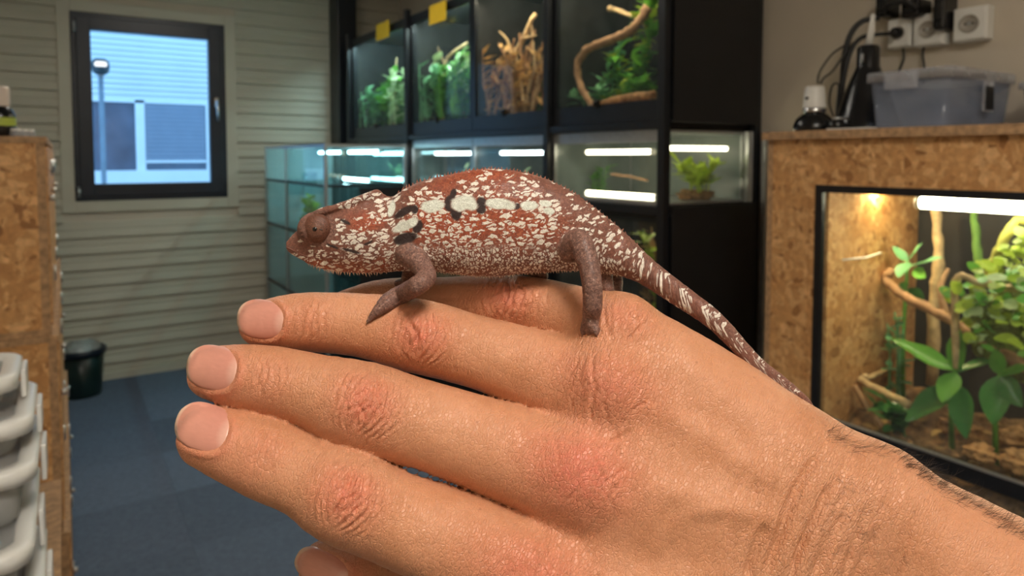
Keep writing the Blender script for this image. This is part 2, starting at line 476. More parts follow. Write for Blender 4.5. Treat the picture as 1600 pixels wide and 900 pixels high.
# room taken up inside the tanks, in small cells, so that leaves and twigs of different plants do not cross
OCC = {}; CELL = 0.007
def cells(P):
    I = np.floor(np.asarray(P) / CELL).astype(np.int64) + 2000
    return np.unique(I[:, 0] * 10 ** 8 + I[:, 1] * 10 ** 4 + I[:, 2]).tolist()
def is_free(keys, owner): return all(OCC.get(k, owner) == owner for k in keys)
def claim(keys, owner):
    for k in keys: OCC.setdefault(k, owner)
_leafdense = {}
def leaf_dense(var):
    if var not in _leafdense:
        G = np.array(leaf_verts(var)[0]).reshape(8, 5, 3)
        u = np.linspace(0, 7, 33); i = np.minimum(u.astype(int), 6); f = (u - i)[:, None, None]; A = G[i] * (1 - f) + G[i + 1] * f
        u = np.linspace(0, 4, 19); i = np.minimum(u.astype(int), 3); f = (u - i)[None, :, None]; A = A[:, i] * (1 - f) + A[:, i + 1] * f
        _leafdense[var] = A.reshape(-1, 3)
    return _leafdense[var]
def tube_dense(S, rad):
    S = np.array([tuple(q) for q in S]); out = []
    for i in range(len(S) - 1):
        d = S[i + 1] - S[i]; L = np.linalg.norm(d)
        if L < 1e-6: continue
        a = np.cross(d / L, [0.31, 0.47, 0.83]); a /= np.linalg.norm(a); b = np.cross(d / L, a)
        for t in np.linspace(0, 1, max(2, int(L / 0.004) + 1)):
            r = rad[i] + (rad[i + 1] - rad[i]) * t
            for k in range(8): out.append(S[i] + d * t + r * (a * math.cos(k * 0.785) + b * math.sin(k * 0.785)))
    return np.array(out)
def fit_leaf(owner, var, p, pick, l, W, bx, zmin, tries=14, up=(0, 0, 1)):
    """find a direction and size in which a leaf fits; None if there is no room"""
    for n in range(tries):
        d = pick(); ll = l * (0.93 ** n)
        dd = inside(p + d * ll, bx, 0.008) - p
        if dd.length < 0.5 * ll: continue
        ll = min(ll, dd.length * 1.02)
        M4 = np.array(leaf_matrix(p, dd, ll, ll * W, up)); D = leaf_dense(var) @ M4[:3, :3].T + M4[:3, 3]
        if (D[:, 0].min() < bx[0]) or (D[:, 0].max() > bx[1]) or (D[:, 1].min() < bx[2]) or (D[:, 1].max() > bx[3]) or (D[:, 2].min() < zmin) or (D[:, 2].max() > bx[5]): continue
        ks = cells(D)
        if is_free(ks, owner):
            claim(ks, owner); return dd, ll
    return None
def rnd_dir(r, elo, ehi):
    a = r.uniform(0, 2 * math.pi); e = r.uniform(elo, ehi)
    return Vector((math.cos(a) * math.cos(e), math.sin(a) * math.cos(e), math.sin(e)))
def inside(p, bx, m=0.004):
    return Vector((min(max(p[0], bx[0] + m), bx[1] - m), min(max(p[1], bx[2] + m), bx[3] - m), min(max(p[2], bx[4] + m), bx[5] - m)))
def bushy(name, label, base, h, spread, n, L, W, mat, seed, bx, group=None, single=False, var='oval', stemmat=None, stems=3, cat='plant', lift=0.022):
    """plant of several stems with leaves along them, kept inside the tank box bx and clear of its neighbours"""
    r = random.Random(seed); base = Vector(base)
    t = empty(name, base, label, cat, group); own = t.name
    per = max(1, n // stems); fol = MB(); made = 0
    for s in range(stems):
        for att in range(24):
            a = r.uniform(0, 6.283); k = r.uniform(0.25, 1.0) * spread
            tip = base + Vector((math.cos(a) * k, math.sin(a) * k, h * r.uniform(0.45, 1.0)))
            foot = inside(base + Vector((math.cos(a + 0.7) * k * 0.45, math.sin(a + 0.7) * k * 0.45, 0)), bx, 0.012); foot.z = base.z
            mid = (foot + tip) / 2 + Vector((0, 0, 0.1 * h)) - Vector((math.cos(a), math.sin(a), 0)) * k * 0.2
            pts = [inside(Vector(q), bx, 0.008) for q in spline([foot, mid, tip], 5)]
            rad = [0.004 * (1 - 0.6 * i / len(pts)) * max(1, h / 0.25) ** 0.5 for i in range(len(pts))]
            ks = cells(tube_dense(pts, rad))
            if is_free(ks, own): break
        else:
            if made: continue
        made += 1; claim(ks, own)
        MB().tube(pts, rad, 6).build('stem', stemmat or mat, t)
        for q in range(per):
            f = 0.10 + 0.90 * (q + r.random()) / per
            p = pts[min(len(pts) - 1, int(f * (len(pts) - 1)))]
            if p.z < base.z + lift + 0.004: p = next((q_ for q_ in pts if q_.z > base.z + lift + 0.004), pts[-1])
            got = fit_leaf(own, var, p, lambda: rnd_dir(r, -0.1, 0.8), L * r.uniform(0.65, 1.15), W, bx, base.z + lift)
            if got is None: continue
            if single: add_leaf(t, var, mat, p, got[0], got[1], got[1] * W)
            else: join_leaf(fol, var, p, got[0], got[1], got[1] * W)
    if not single and fol.v: fol.build('foliage', mat, t)
    return t
def branch(name, label, pts, r0, r1, mat, group=None, seed=0, twigs=(), free_only=False):
    """knobbly branch through points, with optional twigs as parts"""
    r = random.Random(seed)
    S = [Vector(q) for q in spline([tuple(p) for p in pts], 6)]
    n = len(S)
    rad = [(r0 + (r1 - r0) * i / (n - 1)) * r.uniform(0.85, 1.18) for i in range(n)]
    S = [q + Vector((r.uniform(-1, 1), r.uniform(-1, 1), r.uniform(-1, 1))) * r0 * 0.18 for q in S]
    mb = MB().tube(S, rad, 9)
    ks = cells(tube_dense(S, rad))
    if free_only and not is_free(ks, None): return None
    if not twigs:
        o = mb.build(name, mat, None); claim(ks, o.name); return tag(o, label, 'branch', group)
    t = empty(name, S[0], label, 'branch', group); claim(ks, t.name)
    mb.build('stem', mat, t)
    for tw in twigs:
        T = [Vector(q) for q in spline([tuple(p) for p in tw], 4)]
        claim(cells(tube_dense(T, [r1 * 0.8] * len(T))), t.name)
        MB().tube(T, [r1 * 0.8 * (1 - 0.7 * i / len(T)) for i in range(len(T))], 7).build('twig', mat, t)
    return t
def ground(name, label, bx, h, seed, mat, amp=0.02, n=26, cat='soil'):
    """uneven substrate filling the floor of a tank"""
    r = random.Random(seed); x0, x1, y0, y1, z0, _ = bx
    ox, oy = r.uniform(0, 50), r.uniform(0, 50)
    v = []; f = []
    for i in range(n + 1):
        for j in range(n + 1):
            x = x0 + (x1 - x0) * i / n; y = y0 + (y1 - y0) * j / n
            q = math.sin(x * 23 + ox) * math.sin(y * 19 + oy) + 0.6 * math.sin(x * 61 + oy + 3 * math.sin(y * 31)) * math.sin(y * 53 + ox) + 0.5 * r.uniform(-1, 1)
            v.append((x, y, z0 + h + amp * q * 0.6 + 0.06 * (i / n) * h))
    for i in range(n):
        for j in range(n):
            f.append((i * (n + 1) + j, (i + 1) * (n + 1) + j, (i + 1) * (n + 1) + j + 1, i * (n + 1) + j + 1))
    b = len(v); c = [0, n * (n + 1), n * (n + 1) + n, n]
    mb = MB(); mb.add(v, f, True)
    # skirt down to the tank floor
    ring = [i * (n + 1) for i in range(n + 1)] + [n * (n + 1) + j for j in range(1, n + 1)] + [i * (n + 1) + n for i in range(n - 1, -1, -1)] + [j for j in range(n - 1, 0, -1)]
    low = [(v[i][0], v[i][1], z0) for i in ring]
    k = len(ring); base = len(mb.v); mb.v += low
    for i in range(k): mb.f.append((ring[i], base + i, base + (i + 1) % k, ring[(i + 1) % k])); mb.smooth.append(False)
    mb.f.append(tuple(base + i for i in range(k))); mb.smooth.append(False)
    o = mb.build(name, mat, None)
    return tag(o, label, cat, None, 'stuff')
def lump(name, label, c, r, mat, seed, cat='bark', sz=(1, 1, 0.6), zfloor=-9):
    """rough piece of bark or rock"""
    R = random.Random(seed); bm = bmesh.new(); bmesh.ops.create_icosphere(bm, subdivisions=3, radius=1)
    ph = [R.uniform(0, 6) for _ in range(6)]
    v = []
    for q in bm.verts:
        k = 1 + 0.16 * math.sin(5 * q.co.x + ph[0]) * math.sin(4 * q.co.y + ph[1]) + 0.12 * math.sin(9 * q.co.z + ph[2] + 3 * q.co.x) + 0.10 * math.sin(13 * q.co.y + ph[3]) + R.uniform(-.05, .05)
        v.append((c[0] + q.co.x * k * r * sz[0], c[1] + q.co.y * k * r * sz[1], max(zfloor, c[2] + q.co.z * k * r * sz[2])))
    bm.verts.index_update()
    f = [[w.index for w in q.verts] for q in bm.faces]; bm.free()
    return tag(MB().add(v, f, False).build(name, mat, None), label, cat)
# ================================================================== black terrarium rack along the right wall
RX, RB = 1.82, 2.33
Yp = [atx(550, 150, RX).y, atx(640, 150, RX).y, atx(738, 150, RX).y, atx(860, 150, RX).y, atx(1038, 150, RX).y]
ZU0, ZU1 = 1.635, 2.365
rack = empty('rack', (2.07, (Yp[0] + Yp[4]) / 2, 0), 'tall black steel rack holding rows of terrariums along the wall', 'rack')
PW = 0.034
for i, y in enumerate((Yp[0] + 0.02, Yp[1], Yp[3], Yp[4] - 0.012)):
    for x in (RX - 0.012, RB - 0.02):
        box('post', m_black, rack, x - PW / 2, x + PW / 2, y - PW / 2, y + PW / 2, 0, ZU1 + 0.04, bev=0.002)
ya, yb = Yp[4] - 0.012 + PW / 2, Yp[0] + 0.02 - PW / 2
for z0, z1 in ((0.05, 0.09), (0.68, 0.71), (1.285, 1.318), (1.603, 1.632)):
    for x in (RX - 0.010, RB - 0.02):
        box('rail', m_black, rack, x - 0.012, x + 0.012, ya, yb, z0, z1)
    box('shelf', m_blackpanel, rack, RX + 0.004, RB - 0.034, ya, yb, z0 + 0.004, z1 - 0.004)
box('side_panel', m_blackpanel, rack, RX + 0.008, RB - 0.04, Yp[4] - 0.040, Yp[4] - 0.031, 1.625, ZU1 + 0.04)
box('side_panel', m_blackpanel, rack, RX + 0.008, RB - 0.04, Yp[4] - 0.040, Yp[4] - 0.031, 0.03, 1.318)
# upright aluminium edge strip beside the rack's end
tag(box('edge_strip', m_silver, None, RB - 0.018, RB + 0.005, Yp[4] - 0.062, Yp[4] - 0.042, 0, 1.605), 'slim upright aluminium strip at the wall end of the black rack', 'metal strip')
for k, (sx, sy) in enumerate(((598, 48), (684, 20))):
    p = atx(sx, sy, RX - 0.026); hw_ = 10 if k == 0 else 13; w_ = (atx(sx - hw_, sy, RX - 0.026).y - atx(sx + hw_, sy, RX - 0.026).y) / 2; h_ = 0.054
    n_ = MB(); n_.add([(p.x, p.y - w_, p.z - h_), (p.x, p.y + w_, p.z - h_), (p.x, p.y + w_, p.z + h_), (p.x, p.y - w_, p.z + h_), (p.x - 0.004, p.y - w_, p.z - h_ - 0.002), (p.x - 0.004, p.y + w_, p.z - h_ - 0.002), (p.x - 0.001, p.y + w_, p.z + h_), (p.x - 0.001, p.y - w_, p.z + h_)],
          [(0, 1, 2, 3), (7, 6, 5, 4), (0, 4, 5, 1), (3, 2, 6, 7), (1, 5, 6, 2), (0, 3, 7, 4)])
    tag(n_.build('sticky_note', m_yellow), ('yellow sticky note on the top rail of the end terrarium by the corner column', 'yellow sticky note on the top rail of the terrarium with many broad leaves')[k], 'sticky note', 'yellow sticky notes')
def tank(label, y0, y1, z0, z1, x0=RX, x1=RB - 0.045, bar=0.024, fmat=m_black, back=m_back, glass=m_glass, lights=(), tube=m_tubecool, sides='panel', sill=0.055, topbar=None, group=None, lightlab='', lock=True, doors=False):
    """framed glass tank: frame, back, sides, floor, panes, lock; its lamps are things of their own"""
    t = empty('terrarium', (x0, (y0 + y1) / 2, z0), label, 'terrarium', group)
    tb = topbar or bar
    for y in (y0, y1 - bar):
        box('frame_bar', fmat, t, x0, x0 + bar, y, y + bar, z0, z1)
        box('frame_bar', fmat, t, x1 - bar, x1, y, y + bar, z0, z1)
    box('frame_bar', fmat, t, x0, x0 + bar, y0 + bar, y1 - bar, z0, z0 + sill)
    box('frame_bar', fmat, t, x0, x0 + bar, y0 + bar, y1 - bar, z1 - tb, z1)
    box('back_panel', back, t, x1 - 0.010, x1 - 0.002, y0 + bar, y1 - bar, z0, z1)
    box('lid', fmat, t, x0 + bar, x1 - 0.012, y0 + bar * .2, y1 - bar * .2, z1 - 0.012, z1)
    box('floor_tray', fmat, t, x0 + bar, x1 - 0.012, y0 + bar * .2, y1 - bar * .2, z0, z0 + 0.010)
    for k, y in enumerate((y0 + 0.002, y1 - 0.008)):
        sd = sides if isinstance(sides, str) else sides[k]
        box('side_pane' if sd == 'glass' else 'side_panel', glass if sd == 'glass' else back, t, x0 + bar, x1 - bar, y, y + 0.006, z0 + 0.010, z1 - 0.012)
    if doors:
        ym = (y0 + y1) / 2
        box('pane', glass, t, x0 + 0.006, x0 + 0.010, y0 + bar, ym + 0.01, z0 + sill, z1 - tb)
        box('pane', glass, t, x0 + 0.013, x0 + 0.017, ym - 0.01, y1 - bar, z0 + sill, z1 - tb)
    else:
        box('pane', glass, t, x0 + 0.008, x0 + 0.013, y0 + bar, y1 - bar, z0 + sill, z1 - tb)
    if lock:
        yl = (y0 + y1) / 2 + 0.03; zl = z0 + sill
        m = MB().box(x0 - 0.010, x0 + 0.004, yl - 0.016, yl + 0.016, zl - 0.012, zl + 0.022, 0.003)
        m.tube([(x0 - 0.008, yl, zl + 0.006), (x0 - 0.02, yl, zl + 0.006)], 0.008, 10)
        m.build('lock', m_blackplastic, t)
    for i, (pa, pb, r) in enumerate(lights):
        tube_light(pa, pb, r, tube, lightlab)
    return t
def tube_light(pa, pb, r, mat, label, group=None, cat='lamp'):
    pa = Vector(pa); pb = Vector(pb); d = (pb - pa).normalized()
    L = empty('led_tube', (pa + pb) / 2, label, cat, group)
    MB().tube([pa + d * 0.012, pb - d * 0.012], r, 10).build('tube', mat, L)
    for p, s in ((pa, 1), (pb, -1)):
        MB().tube([p, p + d * s * 0.012], r * 1.15, 10).build('end_cap', m_white, L)
    return L
names = ['end terrarium by the corner column', 'terrarium with many broad leaves', 'terrarium with dry brown branches', 'terrarium with a thick curved branch']
g = 0.02
ub = [(Yp[1] + g, Yp[0] - 0.002), (Yp[2] + 0.003, Yp[1] - g), (Yp[3] + g, Yp[2] - 0.003), (Yp[4] + g * 0.5, Yp[3] - g)]
ulab = ['black framed glass terrarium on the top row next to the corner column', 'black framed glass terrarium on the top row full of broad leaves',
        'black framed glass terrarium on the top row full of dry brown branches', 'black framed glass terrarium on the top row with a thick curved branch']
utube = [m_upblue, m_upcool, m_upwarm, m_upwarm]
llab = ['short lamp tube under the lid of the top terrarium by the column', 'lamp tube under the lid above the broad leaves', 'lamp tube under the lid above the dry branches', 'lamp tube under the lid above the thick curved branch']
UB = []
for i, (y0, y1) in enumerate(ub):
    tank(ulab[i], y0, y1, ZU0, ZU1, bar=0.026, sill=0.075, topbar=0.05 if i < 2 else 0.03, group='terrariums on the top row of the rack',
         glass=m_glassup, lights=[((RX + 0.05, y0 + 0.1, ZU1 - 0.026), (RX + 0.05, y1 - 0.1, ZU1 - 0.026), 0.011)], tube=utube[i], lightlab=llab[i])
    UB.append((RX + 0.03, RB - 0.06, y0 + 0.035, y1 - 0.035, ZU0 + 0.012, ZU1 - 0.06))
    ground('soil', 'dark soil on the floor of the ' + names[i], UB[i], 0.062, 40 + i, m_soil, 0.012)
# --- planting of the top row
def pt(px, py, X, bx, m=0.02):
    return inside(atx(px, py, X), bx, m)
def base_at(px, X, bx, z=0.055):
    p = atx(px, 150, X); p.z = bx[4] + z; return inside(p, bx, 0.03)
B = UB[0]
branch('twig', 'thin upright twig in the end terrarium by the column', [base_at(615, 2.05, B, 0.05), pt(618, 120, 2.05, B), pt(620, 90, 2.05, B)], 0.008, 0.004, m_branchpale, seed=2)
for k, (px_, X, h, n, mt, lab) in enumerate(((576, 1.92, 0.36, 60, m_leafteal, 'low blue-green bush in the end terrarium by the column'), (600, 2.0, 0.44, 70, m_leaf, 'taller mid green bush in the end terrarium by the column'), (622, 1.91, 0.42, 60, m_leafpale, 'pale broad-leaved plant in the end terrarium by the column'))):
    bushy('terrarium_plant', lab, base_at(px_, X, B), h, 0.34, n + 20, 0.12, 0.5, mt, 60 + k, B, stems=10)
B = UB[1]
branch('branch', 'slanting pale branch rising through the broad leaves', [base_at(668, 2.0, B, 0.05), pt(680, 120, 2.02, B), pt(700, 90, 2.05, B), pt(730, 66, 2.05, B)], 0.012, 0.007, m_branchpale, seed=3, twigs=([pt(690, 105, 2.03, B), pt(684, 88, 2.0, B), pt(676, 76, 1.98, B)],))
branch('branch', 'short forked branch leaning the other way among the broad leaves', [base_at(728, 2.1, B, 0.05), pt(712, 110, 2.1, B), pt(690, 95, 2.12, B)], 0.010, 0.005, m_branchpale, seed=4)
for k, (px_, X, h, n, mt, lab) in enumerate(((662, 1.93, 0.38, 60, m_leafteal, 'blue-green bush at one end of the broad-leaf terrarium'), (690, 1.90, 0.40, 56, m_leaf, 'deep green bush in the middle of the broad-leaf terrarium'), (716, 1.91, 0.40, 56, m_leaf, 'green bush next to the divider of the dry-branch terrarium'), (696, 2.05, 0.56, 50, m_leafpale, 'tall pale plant at the back of the broad-leaf terrarium'))):
    bushy('terrarium_plant', lab, base_at(px_, X, B), h, 0.27, n + 10, 0.13, 0.52, mt, 70 + k, B, stems=9)
B = UB[2]
br = random.Random(9)
branch('branch', 'thick pale branch running from soil to lamp among dry twigs', [base_at(752, 1.98, B, 0.07), pt(790, 100, 2.0, B), pt(812, 70, 2.0, B), pt(836, 22, 2.0, B)], 0.016, 0.012, m_branchpale, seed=5, twigs=([pt(800, 88, 2.0, B), pt(792, 62, 1.97, B), pt(775, 50, 1.95, B)], [pt(818, 60, 2.0, B), pt(838, 55, 1.96, B)]))
for k in range(20):
    for att in range(60):
        x0 = br.uniform(755, 838); x1, y1 = x0 + br.uniform(-50, 50), br.uniform(40, 120); X = br.uniform(1.88, 2.2)
        if branch('dry_twig', ('dark' if k % 2 else 'pale') + ' thin dry twig in the tangle of the dry-branch terrarium', [base_at(x0, X, B, 0.05), pt((x0 + x1) / 2 + br.uniform(-8, 8), (165 + y1) / 2, X + 0.02, B), pt(x1, y1, X, B)], 0.008, 0.005, m_branch if k % 2 else m_branchpale, 'dark dry twigs in one tangle' if k % 2 else 'pale dry twigs in one tangle', 80 + k + 20 * att, free_only=True): break
for k, (px_, X, h, mt, lab) in enumerate(((765, 1.95, 0.30, m_dry, 'withered brown plant beside the thick pale branch'), (800, 2.0, 0.34, m_dry, 'tall withered plant in the middle of the dry-branch terrarium'), (826, 1.95, 0.36, m_dry, 'withered plant under the lamp end of the pale branch'), (785, 2.1, 0.22, m_leaf, 'low green plant among the dry twigs'))):
    bushy('terrarium_plant', lab, base_at(px_, X, B), h + 0.08, 0.27, 90, 0.085, 0.42, mt, 90 + k, B, stems=7, stemmat=m_branch)
B = UB[3]
branch('branch', 'thick bare branch curving from the top of the terrarium down to the moss', [pt(1012, 12, 1.99, B), pt(988, 46, 1.95, B), pt(950, 64, 1.92, B), pt(915, 80, 1.90, B), pt(902, 105, 1.89, B), pt(908, 135, 1.89, B), pt(928, 168, 1.89, B)], 0.020, 0.014, m_branch, seed=6)
branch('branch', 'flat pale root crossing above the thick curved branch', [pt(922, 22, 2.1, B), pt(955, 14, 2.08, B), pt(990, 25, 2.08, B), pt(1012, 40, 2.1, B)], 0.014, 0.010, m_branchpale, seed=7)
branch('branch', 'low root lying on the soil under the curved branch', [base_at(905, 1.97, B, 0.07), base_at(960, 1.92, B, 0.085), base_at(1022, 1.90, B, 0.09)], 0.014, 0.018, m_bark, seed=8)
vine = empty('climbing_plant', base_at(1015, 2.05, B), 'climbing plant with broad glossy leaves beside the thick curved branch', 'plant')
vr = random.Random(21)
vpts = [base_at(1012, 2.08, B, 0.05), pt(1004, 120, 2.07, B), pt(1012, 80, 2.06, B), pt(1018, 30, 2.06, B), pt(1020, 5, 2.06, B)]
VS = [Vector(q) for q in spline([tuple(q) for q in vpts], 8)]
MB().tube(VS, 0.006, 7).build('stem', m_leaf, vine); claim(cells(tube_dense(VS, [0.006] * len(VS))), vine.name)
v2 = empty('trailing_plant', pt(985, 60, 2.02, B), 'trailing plant looping from the curved branch to the soil', 'plant')
TS = [Vector(q) for q in spline([tuple(pt(*q, B)) for q in ((1005, 58, 2.06), (978, 66, 2.05), (962, 92, 2.04), (970, 118, 2.04), (992, 122, 2.03), (972, 150, 2.02), (948, 165, 2.0))], 6)]
MB().tube(TS, 0.005, 6).build('stem', m_leaf, v2); claim(cells(tube_dense(TS, [0.005] * len(TS))), v2.name)
for k in range(60):
    p = VS[vr.randrange(6, len(VS))]
    got = fit_leaf(vine.name, 'oval', p, lambda: (rnd_dir(vr, -0.7, 0.6) - Vector((0.4, 0, 0))).normalized(), vr.uniform(0.07, 0.13), 0.48, B, B[4] + 0.085)
    if got: add_leaf(vine, 'oval', m_leaf if k % 3 else m_leaflime, p, got[0], got[1], got[1] * 0.48)
for k in range(56):
    p = TS[vr.randrange(len(TS))]
    got = fit_leaf(v2.name, 'lance', p, lambda: rnd_dir(vr, -0.5, 0.7), vr.uniform(0.05, 0.10), 0.38, B, B[4] + 0.085)
    if got: add_leaf(v2, 'lance', m_leaf if k % 2 else m_leaflime, p, got[0], got[1], got[1] * 0.38)
for k, (px_, X, h, mt, lab) in enumerate(((888, 2.12, 0.34, m_leafteal, 'tall loose green plant at the dark end of the curved-branch terrarium'), (935, 1.98, 0.10, m_leafteal, 'low ferny plant at the foot of the curved branch'), (985, 1.95, 0.11, m_leaf, 'low green plant beside the low root'))):
    bushy('terrarium_plant', lab, base_at(px_, X, B), h + 0.03, 0.15, 70, 0.075, 0.38, mt, 100 + k, B, stems=7, var='lance')
# --- middle row: low glass vivariums with silver top frames and lamp tubes
ZM0, ZM1 = 1.320, 1.600
mb_lab = ['low glass vivarium with blue light at the corner end of the middle row', 'low glass vivarium with pale light beside the blue-lit one', 'low glass vivarium in the middle of the middle row', 'low glass vivarium with two plants at the open end of the middle row']
mtube = [m_tubeblue, m_tubecool, m_tubecool, m_tubewarm]
m_backpale = M('pale_back_pane', (0.20, 0.24, 0.23), 0.25, 0, 0.2, 8)
MBX = []
for i, (y0, y1) in enumerate(ub):
    if i == 3: y0 = Yp[4] + 0.012
    tank(mb_lab[i], y0, y1, ZM0, ZM1, bar=0.014, fmat=m_silver if i else m_black, back=m_backpale, glass=m_glassteal if i < 1 else m_glass, sill=0.016, topbar=0.045, tube=mtube[i],
         sides=('glass', 'panel') if i == 3 else 'panel', lock=False, doors=True, group='low vivariums on the middle row')
    MBX.append((RX + 0.02, RB - 0.06, y0 + 0.02, y1 - 0.02, ZM0 + 0.011, ZM1 - 0.02))
mlabs = [('lamp tube under the lid of the blue-lit vivarium', 'second lamp tube lying low in the blue-lit vivarium'), ('lamp tube under the lid of the vivarium beside the blue-lit one', 'lamp tube low in the vivarium beside the blue-lit one'), ('lamp tube under the lid in the middle vivarium', 'lamp tube lying low in the middle vivarium'), ('lamp tube under the lid over the two-plant vivarium', 'lamp tube lying on the floor of the two-plant vivarium')]
for i in range(4):
    y0, y1 = MBX[i][2], MBX[i][3]
    L = y1 - y0
    tube_light((RX + 0.12, y0 + 0.22 * L, 1.520), (RX + 0.12, y1 - 0.1 * L, 1.520), 0.010, mtube[i], mlabs[i][0])
    if i in (0, 3): tube_light((RX + 0.045, y0 + 0.06 * L, 1.347), (RX + 0.045, y1 - 0.25 * L, 1.347), 0.011, mtube[i], mlabs[i][1])
tube_light((RX + 0.03, Yp[4] + 0.035, 1.532), (RB - 0.12, Yp[4] + 0.035, 1.532), 0.009, m_tubewarm, 'lamp tube along the open end of the two-plant vivarium')
box_end = box('end_bar', m_silver, None, RB - 0.075, RB - 0.047, Yp[4] - 0.026, Yp[4] - 0.008, 1.322, 1.598)
tag(box_end, 'upright aluminium bar at the glass end of the two-plant vivarium', 'metal bar')
for i in range(4):
    if i < 3:
        B = MBX[i]
        p = Vector((2.0, (B[2] + B[3]) / 2, B[4])); bushy('terrarium_plant', ['small pale plant in the blue-lit vivarium', 'small plant in the vivarium beside the blue-lit one', 'small green plant in the middle vivarium'][i], p, 0.12, 0.10, 18, 0.06, 0.4, m_leafpale, 120 + i, B, lift=0.004)
B = MBX[3]
p = atx(935, 290, 2.02); p.z = B[4]
bushy('terrarium_plant', 'upright feathery green plant in the two-plant vivarium', p, 0.17, 0.06, 34, 0.05, 0.35, m_leaf, 131, B, stems=4, single=True, lift=0.004)
p = aty(1088, 312, Yp[4] + 0.10)
lump('soil_mound', 'brown soil mound under the leafy plant at the vivarium end', (p.x, p.y, B[4] + 0.018), 0.075, m_soil, 3, 'soil', (1.0, 0.9, 0.3), B[4] - 0.0005)
bushy('terrarium_plant', 'leafy bright green plant on a soil mound at the vivarium end', (p.x, p.y, B[4] + 0.03), 0.13, 0.14, 90, 0.085, 0.42, m_leaflime, 132, B, stems=8, single=True, lift=0.018)
branch('twig', 'thin curved twig between the two plants in the vivarium', [inside(atx(955, 272, 1.95), B), inside(atx(985, 276, 1.95), B), inside(atx(1012, 282, 1.93), B)], 0.005, 0.004, m_branch, seed=14)
# --- bottom row, mostly hidden behind the hand
ZB0, ZB1 = 0.715, 1.280
for i, (y0, y1) in enumerate(ub):
    tank(['dim glass terrarium on the bottom row by the corner', 'dim glass terrarium on the bottom row second from the corner', 'dim glass terrarium on the bottom row third from the corner', 'warmly lit glass terrarium on the bottom row under the two-plant vivarium'][i], y0, y1, ZB0, ZB1, bar=0.022, sill=0.06, group='terrariums on the bottom row',
         lights=[((RX + 0.16, y0 + 0.1, ZB1 - 0.026), (RX + 0.16, y1 - 0.1, ZB1 - 0.026), 0.010)] if i == 3 else (), tube=m_tubewarm, lightlab='lamp tube in the warmly lit bottom terrarium')
    Bq = (RX + 0.03, RB - 0.06, y0 + 0.03, y1 - 0.03, ZB0 + 0.012, ZB1 - 0.06)
    ground('soil', ['soil in the corner terrarium of the bottom row', 'soil in the second terrarium of the bottom row', 'soil in the third terrarium of the bottom row', 'soil in the warmly lit bottom terrarium'][i], Bq, 0.06, 50 + i, m_soil, 0.012)
    q = Vector((2.02, (y0 + y1) / 2, Bq[4] + 0.05))
    if i < 3:
        bushy('terrarium_plant', ['green bush in the corner terrarium of the bottom row', 'green bush in the second terrarium of the bottom row', 'green bush in the third terrarium of the bottom row'][i], q, 0.36, 0.2, 50, 0.10, 0.45, m_leaf, 140 + i, Bq, stems=6)
    else:
        bushy('terrarium_plant', 'tall yellow-lit bush at the open end of the warm bottom terrarium', Vector((2.0, y0 + 0.17, Bq[4] + 0.05)), 0.46, 0.14, 70, 0.085, 0.5, m_leaflime, 144, Bq, stems=7)
        bushy('terrarium_plant', 'dry golden bush at the back of the warm bottom terrarium', Vector((2.15, y0 + 0.32, Bq[4] + 0.05)), 0.46, 0.16, 60, 0.085, 0.5, m_dry, 145, Bq, stems=7)
# ================================================================== glass showcase in front of the rack's far end
SX0, SY0, SY1 = 1.21, 3.76, 5.10
SX1 = 1.70; SZ = 1.575
show = empty('glass_cabinet', ((SX0 + SX1) / 2, (SY0 + SY1) / 2, 0), 'tall glass display cabinet with thin metal edges near the corner', 'cabinet')
e = 0.016
ym = atx(446, 260, SX0).y
for x, y in ((SX0, SY0), (SX0, SY1 - e), (SX1 - e, SY0), (SX1 - e, SY1 - e), (SX0, ym)):
    box('post', m_silver, show, x, x + e, y, y + e, 0.04, SZ)
for z in (0.04, 0.62, 1.025, 1.33, SZ - 0.02):
    for (x0, x1, y0, y1) in ((SX0, SX0 + e, SY0 + e, ym), (SX0, SX0 + e, ym + e, SY1 - e), (SX1 - e, SX1, SY0 + e, SY1 - e), (SX0 + e, SX1 - e, SY0, SY0 + e), (SX0 + e, SX1 - e, SY1 - e, SY1)):
        box('edge_bar', m_black if z < 1.5 else m_silver, show, x0, x1, y0, y1, z, z + 0.016)
    box('shelf', m_glassteal if z > 0.1 else m_blackpanel, show, SX0 + e, SX1 - e, SY0 + e, SY1 - e, z + 0.004, z + 0.010)
box('side_panel', m_blackpanel, show, SX0 + 0.2, SX1 - e, SY0 + 0.003, SY0 + 0.009, 0.06, 1.325)
box('pane', m_glassteal, show, SX0 + 0.004, SX0 + 0.009, SY0 + e, ym, 0.056, SZ - 0.02)
box('pane', m_glassteal, show, SX0 + 0.004, SX0 + 0.009, ym + e, SY1 - e, 0.056, SZ - 0.02)
box('pane', m_glassteal, show, SX0 + e, SX1 - e, SY0 + 0.004, SY0 + 0.008, 1.346, SZ - 0.02)
box('pane', m_glassteal, show, SX0 + e, SX1 - e, SY1 - 0.009, SY1 - 0.004, 0.056, SZ - 0.02)
box('pane', m_glassteal, show, SX1 - 0.009, SX1 - 0.004, SY0 + e, SY1 - e, 0.056, SZ - 0.02)
tube_light((SX0 + 0.36, SY0 + 0.08, SZ - 0.045), (SX0 + 0.36, SY0 + 0.62, SZ - 0.045), 0.010, m_tubeblue, 'bluish lamp tube under the top of the glass cabinet, towards the black rack')
tube_light((SX0 + 0.36, SY0 + 0.74, SZ - 0.045), (SX0 + 0.36, SY1 - 0.1, SZ - 0.045), 0.010, m_tubeblue, 'bluish lamp tube under the top of the glass cabinet, towards the window wall')
tube_light((SX0 + 0.30, SY0 + 0.08, 1.36), (SX0 + 0.30, SY0 + 0.55, 1.36), 0.010, m_tubeblue, 'bluish lamp tube lying on the upper shelf of the glass cabinet')
